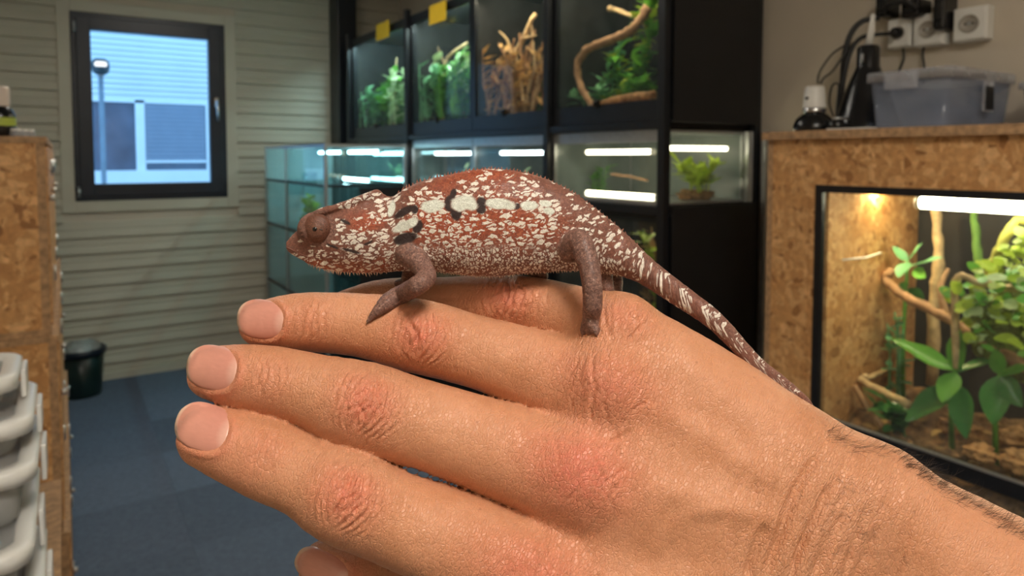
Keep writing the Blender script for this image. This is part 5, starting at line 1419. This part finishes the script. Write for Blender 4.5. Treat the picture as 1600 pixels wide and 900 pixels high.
def M_nail():
    t = NT('fingernail'); v = t.attr('nail', 'Vector')
    s = t.n('ShaderNodeSeparateXYZ'); t.l(v, s.inputs[0])
    bowed = t.math('ADD', s.outputs[0], t.math('MULTIPLY', t.math('MULTIPLY', s.outputs[1], s.outputs[1]), -0.22))
    k = t.ramp(t.math('MAXIMUM', bowed, t.math('MULTIPLY', s.outputs[0], 0.3)), [(0.0, (0.72, 0.52, 0.38)), (0.03, (0.70, 0.45, 0.34)), (0.06, (0.60, 0.27, 0.20)), (0.76, (0.58, 0.25, 0.19)), (0.86, (0.62, 0.32, 0.25)), (1.0, (0.64, 0.37, 0.29))])
    st = t.noise(v, 6, 3)
    k = t.mix(0.25, k, t.ramp(st, [(0.3, (0.8, 0.78, 0.76)), (0.7, (1.1, 1.1, 1.1))]), 'MULTIPLY')
    t.bsdf(k, 0.34, 0, t.noise(v, 9, 2), 0.05, 0.0002, Coat_Weight=0.05)
    return t.m
m_nail = M_nail()
for (cx, cy, ang, hl, hw) in NAILS:
    a0 = math.radians(ang); nr, na = 10, 40
    pts = [(0, 0)]
    for i in range(1, nr + 1):
        for k in range(na):
            th = 2 * math.pi * k / na; c, s_ = math.cos(th), math.sin(th)
            e = 2.0 / (2.35 if c < 0 else 2.9)
            pts.append((i / nr * math.copysign(abs(c) ** e, c), i / nr * math.copysign(abs(s_) ** e, s_)))
    pts = np.array(pts)
    x = cx + pts[:, 0] * hl * math.cos(a0) - pts[:, 1] * hw * math.sin(a0)
    y = cy + pts[:, 0] * hl * math.sin(a0) + pts[:, 1] * hw * math.cos(a0)
    xm = cx + (x - cx) * 0.93; ym = cy + (y - cy) * 0.93        # read the skin a little inside the rim
    w = march(xm, ym)
    r = np.sqrt((pts ** 2).sum(1))
    w = np.maximum(w, np.median(w) - 8.0) + 0.30 * (1 - r ** 6) - 0.15
    P = np.stack([(x - CXP) / FPX * (D0 - w), -(y - CYP) / FPX * (D0 - w), -(D0 - w)], 1)
    f = [(0, 1 + k, 1 + (k + 1) % na) for k in range(na)]
    for i in range(nr - 1):
        for k in range(na):
            f.append((1 + i * na + k, 1 + (i + 1) * na + k, 1 + (i + 1) * na + (k + 1) % na, 1 + i * na + (k + 1) % na))
    rim = 1 + (nr - 1) * na; base = len(P)
    back = P[rim:rim + na].copy(); back[:, 2] -= 1.2
    P = np.vstack([P, back])
    for k in range(na): f.append((rim + k, base + k, base + (k + 1) % na, rim + (k + 1) % na))
    nm = bpy.data.meshes.new('fingernail')
    nm.from_pydata([tuple(q) for q in to_world(P) - org], [], f)
    nm.polygons.foreach_set('use_smooth', [True] * len(f))
    ua = np.concatenate([(pts[:, 0] + 1) / 2, np.zeros(na)]); va = np.concatenate([pts[:, 1], np.zeros(na)])
    set_attr(nm, 'nail', np.stack([ua, va, np.zeros(len(ua))], 1)); nm.update()
    o = link_mesh('fingernail', nm, m_nail, person)
    o['label'] = 'short pink fingernail with a pale half-moon'
# hair along the outer side of the forearm, finer hair on the wrist
hb = MB(); hr = random.Random(11)
def hair(x, y, w, ang, L, r, lift):
    p = []
    bend = hr.uniform(-0.5, 0.5)
    for i in range(5):
        t = i / 4
        p.append(PP(x + L * t * math.cos(ang + bend * t), y + L * t * math.sin(ang + bend * t), w + lift * t * (1.6 - t)))
    W_ = to_world(np.array(p)); hb.tube([tuple(q) for q in W_], [r, r, r * 0.9, r * 0.7, r * 0.3], 3, False)
edge = [(1290, 668), (1330, 690), (1390, 700), (1440, 733), (1500, 772), (1560, 808), (1620, 845)]
E = np.array(spline(edge, 40)); hx, hy = [], []
for i in range(620):
    q = E[hr.randrange(len(E))]; k = hr.random() ** 1.6
    hx.append(q[0] - 0.5 * 16 * k + hr.uniform(-4, 4)); hy.append(q[1] + 0.85 * 16 * k + 2)
for i in range(420):
    x = hr.uniform(1180, 1620); y = 700 + (x - 1290) * 0.55 + abs(hr.gauss(0, 1)) * 80 + 25
    hx.append(x); hy.append(y)
ww = march(np.array(hx), np.array(hy))
for i, (x, y, w) in enumerate(zip(hx, hy, ww)):
    if w < -45: continue
    far = i < 620
    if far and x < 1400 and hr.random() < 0.6: continue
    hair(x, y, w - 0.3, hr.uniform(-0.75, 0.6) if far else hr.uniform(0.1, 1.2), hr.uniform(20, 46) if far else hr.uniform(12, 26), 0.000035 if far else 0.000022, hr.uniform(-2, 2.5) if far else hr.uniform(0.4, 1.6))
m_hair = M('dark_brown_hair', (0.035, 0.018, 0.009), 0.5, 0, 0.3, 50)
o = hb.build('arm_hair', m_hair, person); o['kind'] = 'stuff'; o['label'] = 'fine dark hair along the forearm'
# ================================================================== the chameleon
WC = -22.0
ZC = -(D0 - WC)
SC = (D0 - WC) / FPX                          # mm per px at the animal
T_trunk = chain([(612, 366, 50, WC), (640, 357, 56, WC), (675, 352, 70, WC), (715, 350, 78, WC), (760, 348, 84, WC), (805, 348, 80, WC), (850, 355, 70, WC), (890, 366, 57, WC), (930, 381, 44, WC), (965, 397, 32, WC), (1000, 417, 22, WC)])
def settle(p, k=0.7, reach=5.0):
    """move a limb or tail point (px, py, r, w) so that it just presses on the hand"""
    q = PP(p[0], p[1], p[3]); r = p[2] * (D0 - p[3]) / FPX; q0 = q.copy()
    for _ in range(12):
        f0 = hand_field(q[None])[0]
        g_ = np.array([hand_field((q + np.eye(3)[i] * 0.2)[None])[0] - f0 for i in range(3)]) / 0.2
        q = q + g_ / max(g_ @ g_, 0.3) * np.clip(k * r - f0, -1.5, 1.5)
    d = q - q0; L = np.linalg.norm(d)
    if L > reach: q = q0 + d * reach / L
    D = -q[2]
    return (q[0] / D * FPX + CXP, -q[1] / D * FPX + CYP, r * FPX / D, D0 - D)
T_tail = chain([(965, 397, 30, WC), (1000, 418, 22, WC), (1060, 460, 18, WC + 2), (1120, 504, 15, WC + 5), settle((1180, 553, 12, WC + 7), 0.85), settle((1228, 598, 9, WC + 9), 0.85), settle((1254, 628, 6, WC + 10), 0.85), settle((1266, 643, 3, WC + 10), 0.85)])
T_head = chain([(457, 382, 10, WC), (476, 378, 21, WC), (510, 373, 38, WC), (545, 368, 50, WC), (580, 368, 54, WC), (620, 366, 50, WC)])
T_jaw = chain([(457, 389, 7, WC), (498, 404, 14, WC), (550, 410, 16, WC), (610, 404, 20, WC), (650, 402, 22, WC)])
T_casque = chain([(530, 352, 32, WC), (560, 342, 34, WC), (588, 317, 18, WC), (601, 330, 17, WC), (608, 350, 22, WC)])
T_brow = chain([(478, 346, 5, WC + 2.0), (488, 338, 5, WC + 3.0), (504, 330, 6, WC + 4.2), (532, 322, 5, WC + 4.2), (565, 309, 5, WC + 3.0), (588, 302, 4, WC + 1)])
T_brow2 = [(a * [1, 1, 1] + [0, 0, 2 * (ZC - a[2])], b + [0, 0, 2 * (ZC - b[2])], r1, r2) for a, b, r1, r2 in T_brow]
T_eye = chain([(496, 357, 25, WC - 2.0), (496.5, 357, 20, WC - 0.8)])
T_eye2 = [(a + [0, 0, 2 * (ZC - a[2])], b + [0, 0, 2 * (ZC - b[2])], r1, r2) for a, b, r1, r2 in T_eye]
# near feet rest on the skin under them
fx = np.array([628.0, 605, 588, 575, 600, 590, 926, 924, 922, 914, 911, 930, 932, 908]); fy = np.array([466.0, 478, 490, 503, 470, 478, 478, 496, 509, 512, 520, 514, 522, 503])
fw = march(fx, fy)
L_front = chain([(640, 398, 20, -16), (656, 412, 17, -13), (667, 432, 15.5, -9), (652, 446, 15, -5), (628, 461, 14.5, fw[0] + 2.6), (605, 474, 12.5, fw[1] + 1.8), (588, 488, 8.5, fw[2] + 1.2), (575, 502, 3, fw[3] + 0.5)])
L_front2 = chain([(622, 460, 11, fw[0] + 2.0), (604, 466, 8, fw[4] + 1.2), (592, 474, 4, fw[5] + 0.5)])
L_hind = chain([(894, 388, 22, -15), (906, 376, 18, -10.5), (914, 396, 18, -7), (922, 422, 16.5, -4.5), (926, 450, 15.5, -2.5), (926, 478, 15, max(-3.0, fw[6] + 1.8)), (924, 496, 13.5, fw[7] + 1.8), (922, 507, 9, fw[8] + 1.2)])
L_toes = [chain([(921, 500, 10, fw[8] + 1.4), (914, 512, 8, fw[9] + 1.0), (911, 520, 4.5, fw[10] + 0.6)]), chain([(924, 500, 10, fw[8] + 1.4), (930, 514, 8, fw[11] + 1.0), (932, 522, 4, fw[12] + 0.6)]), chain([(921, 498, 9, fw[8] + 1.4), (922, 514, 8.5, fw[8] + 1.3), (922, 523, 4.5, fw[8] + 0.8)])]
L_far = [chain([(940, 400, 20, -30), (952, 418, 14, -32), (961, 438, 12, -31), settle((964, 450, 10, -28), 0.6, 9)]), chain([(930, 405, 18, -28), (944, 422, 12, -27), (948, 440, 11, -25), settle((950, 450, 10, -24), 0.6, 9)]),
         chain([(800, 400, 18, -34), (838, 422, 12, -35), settle((848, 432, 9, -35), 0.6, 6)]), chain([(645, 400, 18, -30), (640, 422, 12, -34), settle((634, 438, 9, -36), 0.6, 8), settle((622, 444, 6, -37), 0.6, 8)])]
def cham_field(P):
    d = ev(P, T_trunk, 0.60, ZC)
    d = smin(d, ev(P, T_tail, 0.85, ZC), 1.0)
    h = smin(ev(P, T_head, 0.62, ZC), ev(P, T_jaw, 0.8, ZC), 2.0)
    h = smin(h, ev(P, T_casque, 0.6, ZC), 1.5)
    h = smin(h, ev(P, T_brow), 1.8); h = smin(h, ev(P, T_brow2), 1.8)
    h = smin(h, ev(P, T_eye), 1.0); h = smin(h, ev(P, T_eye2), 1.0)
    d = smin(d, h, 2.2)
    for c, k in [(L_front, 1.8), (L_front2, 1.2), (L_hind, 2.0)] + [(q, 0.9) for q in L_toes] + [(q, 1.5) for q in L_far]:
        d = smin(d, ev(P, c), k)
    return d
V, Q = surface(cham_field, (-84, -86, -256), (112, 12, -206), 0.62)
me = subdivide(np_mesh('chameleon', V, Q))
V = co_of(me); Nn = nor_of(me); px, py = proj(V); N_ = len(V)
wv = D0 + V[:, 2]
# nearest limb / tail / trunk to each point
dl = np.minimum(ev(V, L_front), ev(V, L_hind))
for q in L_toes + L_far + [L_front2]: dl = np.minimum(dl, ev(V, q))
dt = ev(V, T_trunk, 0.60, ZC); dtl = ev(V, T_tail, 0.85, ZC)
leg = sstep(1.2, 0.2, dl) * sstep(-0.2, 1.2, np.minimum(dt, dtl) + 0.9)
tail = sstep(955, 1000, px)
head = sstep(628, 605, px + 0.10 * (py - 360))
nz = vnoise(V / 6.0, 1); nz2 = vnoise(V / 2.5, 2)
def blob(cx, cy, rx, ry, ang=0, soft=0.16, wob=0.24):
    a = math.radians(ang); dx = px - cx; dy = py - cy
    u = (dx * math.cos(a) + dy * math.sin(a)) / rx; v = (-dx * math.sin(a) + dy * math.cos(a)) / ry
    return sstep(1 + soft, 1 - soft, np.sqrt(u * u + v * v) + wob * nz2)
# height on the flank: 0 at the back line, 1 at the belly
top = np.interp(px, [612, 650, 700, 760, 830, 900, 950, 1000, 1270], [318, 296, 276, 264, 274, 310, 346, 392, 640])
bot = np.interp(px, [612, 650, 700, 760, 830, 900, 950, 1000, 1270], [415, 416, 430, 432, 428, 423, 424, 440, 655])
hgt = np.clip((py - top) / (bot - top), 0, 1)
redm = np.exp(-((hgt - 0.45) / 0.28) ** 2) * sstep(610, 650, px) * sstep(930, 800, px) + 0.7 * sstep(0.22, 0.0, hgt) * sstep(650, 700, px) * sstep(840, 760, px)
redm = np.clip(redm * (1 - head) + head * blob(572, 348, 26, 16, 0, 0.5) * 0.8 + head * 0.5 * sstep(395, 415, py) + 0.2 * nz, 0, 1)
belly = sstep(0.62, 0.95, hgt) * (1 - head) * (1 - tail)
white = 0.64 + 0.26 * nz
white = white + 0.18 * sstep(0.12, 0.3, hgt) * (1 - head) - 0.30 * sstep(0.10, 0.03, hgt) * (1 - head)
white = np.where(head > 0.5, 0.60 + 0.5 * sstep(375, 405, py + 0.15 * (px - 540)) + 0.25 * sstep(560, 600, px) * sstep(335, 350, py) - 0.35 * sstep(530, 500, px) * sstep(395, 370, py), white)
white = (white + belly * 0.35) * (1 - leg)
s_t = np.clip((px - 985) / 285, 0, 1)
band = 0.5 + 0.5 * np.sin(s_t * 46 + 0.8 * np.sin(s_t * 9))
ctr = np.abs((py - np.interp(px, [965, 1000, 1060, 1120, 1180, 1228, 1270], [397, 418, 462, 506, 556, 602, 650])) / np.interp(px, [965, 1270], [30, 4]))
white = white * (1 - tail) + tail * (0.12 + 0.85 * band * sstep(1.15, 0.5, ctr)) * (1 - 0.25 * s_t)
solid = np.zeros(N_); darkm = np.zeros(N_)
for b in ((725, 318, 20, 12, 0), (782, 319, 23, 8, 4), (826, 321, 14, 6.5, 2), (676, 322, 19, 9, -8), (634, 352, 22, 8, -25), (852, 318, 9, 4.5, 5), (858, 330, 9, 5, 8), (612, 326, 5, 12, 15)):
    solid = np.maximum(solid, blob(*b))
for b in ((703, 318, 9, 13, 8), (712, 334, 9, 10, 20), (708, 303, 5, 8, 20), (752, 317, 8, 10, 0), (752, 328, 7, 7, 0), (634, 372, 20, 9, -14), (653, 354, 8, 12, 25), (632, 331, 18, 6.5, -32), (648, 327, 6, 7, 0), (808, 322, 6, 5, 0), (540, 347, 9, 3, 25), (548, 392, 14, 2.5, 15), (520, 385, 10, 2, 20), (575, 380, 9, 2, -25)):
    darkm = np.maximum(darkm, blob(*b))
darkm = darkm * (1 - solid)
dist = np.hypot(px - 496, py - 357)
eyer = sstep(31, 27, dist) * sstep(0.0, 1.5, wv - WC - 2)
white *= 1 - eyer
white *= 1 - 0.6 * sstep(500, 470, px)
# scale coordinates: rows run back and down on the flank, streaks fan out over the cheek
flow = np.where(head > 0.5, -0.45 + 0.004 * (px - 540), np.where(tail > 0.5, 0.7, -0.25 + 0.9 * (px - 640) / 330 * (1 - 0.6 * hgt)))
cf, sf = math.cos(-0.12), math.sin(-0.12)
cx_ = (px - 700) * SC; cy_ = (py - 350) * SC + 0.0009 * ((px - 770) * SC) ** 2 * 3.2 * (1 - hgt) * (1 - head)
set_attr(me, 'scales', np.stack([cx_ * cf + cy_ * sf, -cx_ * sf + cy_ * cf, (V[:, 2] - ZC) * 0.7], 1))
for n_, a_ in (('white', np.clip(white, 0, 1)), ('redness', redm), ('belly', belly), ('solid', solid), ('darkmark', darkm), ('leg', np.clip(leg + 0.7 * eyer + 0.35 * tail, 0, 1)), ('headm', head)):
    set_attr(me, n_, a_)
V = V + Nn * (0.10 * vnoise(V / 0.9, 9) + 0.08 * vnoise(V / 1.8, 8) + 0.25 * nz * leg)[:, None]
W = to_world(V); corg = W.mean(0); corg[2] = W[:, 2].min()
me.vertices.foreach_set('co', (W - corg).astype(np.float32).ravel()); me.update()
def M_cham():
    t = NT('chameleon_skin'); v = t.attr('scales', 'Vector')
    def vec(s, rot=0.0):
        mp = t.n('ShaderNodeMapping'); mp.inputs['Scale'].default_value = s; mp.inputs['Rotation'].default_value = (0, 0, rot); t.l(v, mp.inputs[0]); return mp.outputs[0]
    wob = t.noise(v, 0.7, 3, out='Color')
    mv = t.n('ShaderNodeVectorMath', operation='MULTIPLY_ADD'); t.l(wob, mv.inputs[0]); mv.inputs[1].default_value = (2.2, 2.2, 2.2); t.l(v, mv.inputs[2])
    v = mv.outputs[0]
    def sep(c):
        q = t.n('ShaderNodeSeparateColor'); t.l(c, q.inputs[0]); return q.outputs[0]
    # long scales on back and cheek, small round ones towards the belly
    va = vec((0.42, 1.0, 0.8), 0.12); vb = vec((1, 0.8, 0.8), 0.5)
    ea = t.voro(va, 0.72, 'DISTANCE_TO_EDGE'); ca_ = sep(t.voro(va, 0.72, 'F1', 'Color'))
    eb = t.voro(vb, 0.90, 'DISTANCE_TO_EDGE'); cb_ = sep(t.voro(vb, 0.90, 'F1', 'Color'))
    white = t.attr('white'); belly = t.attr('belly'); solid = t.attr('solid'); dk = t.attr('darkmark'); rd = t.attr('redness'); lg = t.attr('leg')
    thr = t.math('SUBTRACT', 0.30, t.math('MULTIPLY', white, 0.16))
    def spots(e, c):
        on = t.math('LESS_THAN', c, white)
        lim = t.math('ADD', 0.06, t.math('MULTIPLY', c, 0.12))
        inner = t.math('MULTIPLY', t.math('SUBTRACT', e, lim), 14.0, True)
        return t.math('MULTIPLY', on, inner)
    bl = t.ramp(t.math('ADD', belly, t.math('MULTIPLY', t.math('SUBTRACT', t.noise(v, 0.35, 2), 0.5), 0.6)), [(0.15, (0, 0, 0)), (0.35, (1, 1, 1))])
    sp = t.math('ADD', t.math('MULTIPLY', spots(ea, ca_), t.math('SUBTRACT', 1.0, bl)), t.math('MULTIPLY', spots(eb, cb_), bl))
    fine = t.voro(v, 2.2, 'DISTANCE_TO_EDGE'); finec = sep(t.voro(v, 2.2, 'F1', 'Color'))
    net = t.ramp(fine, [(0.02, (0, 0, 0)), (0.10, (1, 1, 1))])
    brown = t.ramp(finec, [(0.0, (0.145, 0.062, 0.044)), (0.5, (0.215, 0.082, 0.055)), (1.0, (0.29, 0.125, 0.085))])
    redc = t.ramp(finec, [(0.0, (0.24, 0.045, 0.020)), (0.6, (0.40, 0.075, 0.028)), (1.0, (0.50, 0.13, 0.045))])
    k = t.mix(rd, brown, redc)
    legc = t.ramp(t.noise(v, 1.1, 4, 0.75), [(0.32, (0.10, 0.048, 0.038)), (0.5, (0.215, 0.11, 0.085)), (0.62, (0.30, 0.17, 0.135)), (0.72, (0.55, 0.42, 0.35))])
    legc = t.mix(0.7, legc, t.ramp(finec, [(0.0, (0.45, 0.42, 0.40)), (0.6, (1.0, 1.0, 1.0)), (1.0, (1.7, 1.6, 1.5))]), 'MULTIPLY')
    k = t.mix(lg, k, legc)
    wc = t.ramp(finec, [(0.0, (0.78, 0.68, 0.58)), (1.0, (0.90, 0.85, 0.76))])
    k = t.mix(sp, k, wc)
    sol = t.math('MULTIPLY', solid, 1.0, True)
    k = t.mix(sol, k, t.ramp(finec, [(0.0, (0.68, 0.70, 0.60)), (1.0, (0.86, 0.88, 0.79))]))
    k = t.mix(dk, k, (0.022, 0.011, 0.010))
    k = t.mix(t.math('MULTIPLY', t.math('SUBTRACT', 1.0, net), 0.45), k, (0.06, 0.022, 0.016))
    h = t.math('ADD', t.math('MULTIPLY', net, 0.6), t.math('MULTIPLY', sp, 0.7))
    t.bsdf(k, 0.45, 0, h, 0.6, 0.0002, Specular_IOR_Level=0.45)
    return t.m
m_cham = M_cham()
cham = link_mesh('chameleon', me, m_cham)
cham.location = corg
tag(cham, 'red brown and white speckled chameleon with a long tail standing on the hand', 'chameleon')
def cpart(mb, name, mat, parent=cham):
    return mb.build(name, mat, parent)
def cone(mb, base, tip, r, n=5):
    b = np.array(base); d = np.array(tip) - b; L = np.linalg.norm(d); d /= L
    a = np.cross(d, [0, 0, 1.0]); a /= np.linalg.norm(a) + 1e-9; c = np.cross(d, a)
    ring = [b + r * (math.cos(2 * math.pi * k / n) * a + math.sin(2 * math.pi * k / n) * c) for k in range(n)]
    P = to_world(np.array(ring + [np.array(tip)]))
    mb.add([tuple(q) for q in P], [(k, (k + 1) % n, n) for k in range(n)], True)
EX = np.arange(440.0, 1020.0, 1.0)
def outline(y0, dy):
    """walk from inside the body to its outline, all columns at once"""
    y = y0.copy(); go = np.ones(len(EX), bool)
    for _ in range(130):
        D = D0 - WC
        f = cham_body(np.stack([(EX - CXP) / FPX * D, -(y - CYP) / FPX * D, np.full(len(EX), -D)], 1))
        go &= f < 0
        if not go.any(): break
        y = y + dy * go
    return y
def cham_body(P):
    d = smin(ev(P, T_trunk, 0.60, ZC), ev(P, T_tail, 0.85, ZC), 1.0)
    h = smin(smin(ev(P, T_head, 0.62, ZC), ev(P, T_jaw, 0.8, ZC), 2.0), ev(P, T_casque, 0.6, ZC), 1.5)
    return smin(d, h, 2.2)
mid_y = np.interp(EX, [440, 480, 540, 612, 760, 1000, 1020], [383, 380, 370, 362, 347, 416, 432])
E_top = outline(mid_y, -1.0); E_bot = outline(mid_y, 1.0)
def find_edge(x, y0, dy):
    return float(np.interp(x, EX, E_top if dy < 0 else E_bot))
cr = random.Random(5)
m_spike_dark = M('dorsal_spike', (0.22, 0.075, 0.045), 0.6, 0, 0.35, 400)
m_spike_pale = M('pale_spike', (0.66, 0.52, 0.42), 0.6, 0, 0.2, 400)
ys = {}
b1 = MB(); x = 622.0
while x < 1000:
    y = find_edge(x, np.interp(x, [612, 760, 1000], [360, 345, 415]), -1.0)
    h_ = (5.5 if x < 700 else 4.0 if x < 860 else 2.6) * cr.uniform(0.7, 1.2)
    cone(b1, PP(x, y + 1.5, WC), PP(x + cr.uniform(-1, 2.5), y - h_, WC + cr.uniform(-.2, .2)), 0.5 if x < 860 else 0.4)
    x += cr.uniform(4.5, 7)
cpart(b1, 'dorsal_crest', m_spike_dark)
b2 = MB(); x = 482.0
while x < 606:
    y = find_edge(x, 395, 1.0)
    cone(b2, PP(x, y - 1.5, WC), PP(x + cr.uniform(-2, 3), y + cr.uniform(3, 6.5), WC + cr.uniform(-.3, .5)), 0.38)
    x += cr.uniform(3.2, 5.5)
cpart(b2, 'throat_crest', m_spike_pale)
b3 = MB(); x = 672.0
while x < 965:
    y = find_edge(x, 400, 1.0)
    cone(b3, PP(x, y - 1.5, WC), PP(x + cr.uniform(-1, 3), y + cr.uniform(2, 4.2), WC + cr.uniform(-.3, .5)), 0.36)
    x += cr.uniform(3.4, 4.8)
cpart(b3, 'belly_crest', m_spike_pale)
def M_eye():
    t = NT('eye_turret'); v = t.attr('ring', 'Vector')
    s = t.n('ShaderNodeSeparateXYZ'); t.l(v, s.inputs[0])
    cell = t.voro(v, 4.2, 'DISTANCE_TO_EDGE'); n = t.noise(v, 5, 4, 0.7)
    k = t.ramp(n, [(0.3, (0.060, 0.021, 0.013)), (0.7, (0.22, 0.085, 0.050))])
    k = t.mix(t.ramp(s.outputs[2], [(0.0, (1, 1, 1)), (0.30, (0, 0, 0))]), k, (0.17, 0.075, 0.045))
    k = t.mix(t.ramp(cell, [(0.0, (1, 1, 1)), (0.06, (0, 0, 0))]), k, (0.05, 0.02, 0.013))
    t.bsdf(k, 0.5, 0, cell, 0.5, 0.0003)
    return t.m
m_eye = M_eye(); m_pupil = M('pupil', (0.003, 0.003, 0.003), 0.08, 0, 0.1, 100, spec=0.8)
for side in (1, -1):
    pts = []; ring = []; nr, na = 14, 36
    for i in range(nr + 1):
        th = (i / nr) * 1.75
        for k in range(na):
            ph = 2 * math.pi * k / na
            r = 23.5 * math.sin(th)
            groove = -0.25 if i in (9, 11) else 0
            zz = math.cos(th) * 4.0 + groove + 0.10 * math.sin(th * 13) + 4.6
            pts.append(PP(495.5 + r * math.cos(ph) - 2.5 * math.cos(th), 357 + r * math.sin(ph), WC + side * zz)); ring.append((math.cos(ph) * th * 2, math.sin(ph) * th * 2, th / 1.75))
    W_ = to_world(np.array(pts)); f = []
    for i in range(nr):
        for k in range(na):
            q = (i * na + k, i * na + (k + 1) % na, (i + 1) * na + (k + 1) % na, (i + 1) * na + k)
            f.append(q if side > 0 else q[::-1])
    em = bpy.data.meshes.new('eye'); em.from_pydata([tuple(q) for q in W_ - corg], [], f)
    em.polygons.foreach_set('use_smooth', [True] * len(f)); set_attr(em, 'ring', np.array(ring)); em.update()
    eo = link_mesh('eye', em, m_eye, cham); eo['label'] = 'round scaly brown eye turret'
    pb = MB()
    L_ = []
    for i in range(5):
        th = i / 4 * math.pi / 2
        L_.append([tuple(to_world(PP(492 + 4.6 * math.cos(th) * math.cos(2 * math.pi * k / 14), 358 + 4.6 * math.cos(th) * math.sin(2 * math.pi * k / 14), WC + side * (8.15 + 0.75 * math.sin(th)))[None])[0]) for k in range(14)])
    pb.loop(L_)
    cpart(pb, 'pupil', m_pupil, eo)
    sl = MB()
    sl.tube([tuple(to_world(PP(x_, y_, WC + side * w_)[None])[0]) for x_, y_, w_ in ((496, 358, 8.5), (503, 359, 8.15), (511, 358, 7.3))], [0.00012, 0.00016, 0.0001], 5)
    cpart(sl, 'eyelid_slit', m_pupil, eo)
# mouth line
mb_ = MB()
mp_ = [(447, 386), (458, 391), (470, 397), (486, 402), (505, 404), (528, 402)]
S_ = np.array(spline(mp_, 4)); w = np.full(len(S_), 20.0)
for _ in range(60):
    D = D0 - w
    w -= np.clip(cham_field(np.stack([(S_[:, 0] - CXP) / FPX * D, -(S_[:, 1] - CYP) / FPX * D, -D], 1)) * 0.8, -1, 4)
L_ = [tuple(to_world(PP(x_, y_, w_ + 0.02)[None])[0]) for (x_, y_), w_ in zip(S_, w)]
mb_.tube(L_, [0.00013] * len(L_), 5)
cpart(mb_, 'mouth_line', M('mouth_line', (0.20, 0.085, 0.062), 0.6, 0, 0.2, 300))
m_claw = M('claw', (0.28, 0.19, 0.15), 0.35, 0, 0.2, 300)
for (x_, y_, w_, dx, dy) in ((575, 502, fw[3] + 0.6, -3, 6), (581, 497, fw[3] + 0.6, -4, 6), (911, 520, fw[10] + 0.8, -1.5, 6), (922, 523, fw[8] + 1.0, -0.5, 6), (932, 522, fw[12] + 0.8, 1.5, 6)):
    cb = MB(); cone(cb, PP(x_, y_, w_), PP(x_ + dx, y_ + dy, w_ + 0.2), 0.5, 6); cpart(cb, 'claw', m_claw)
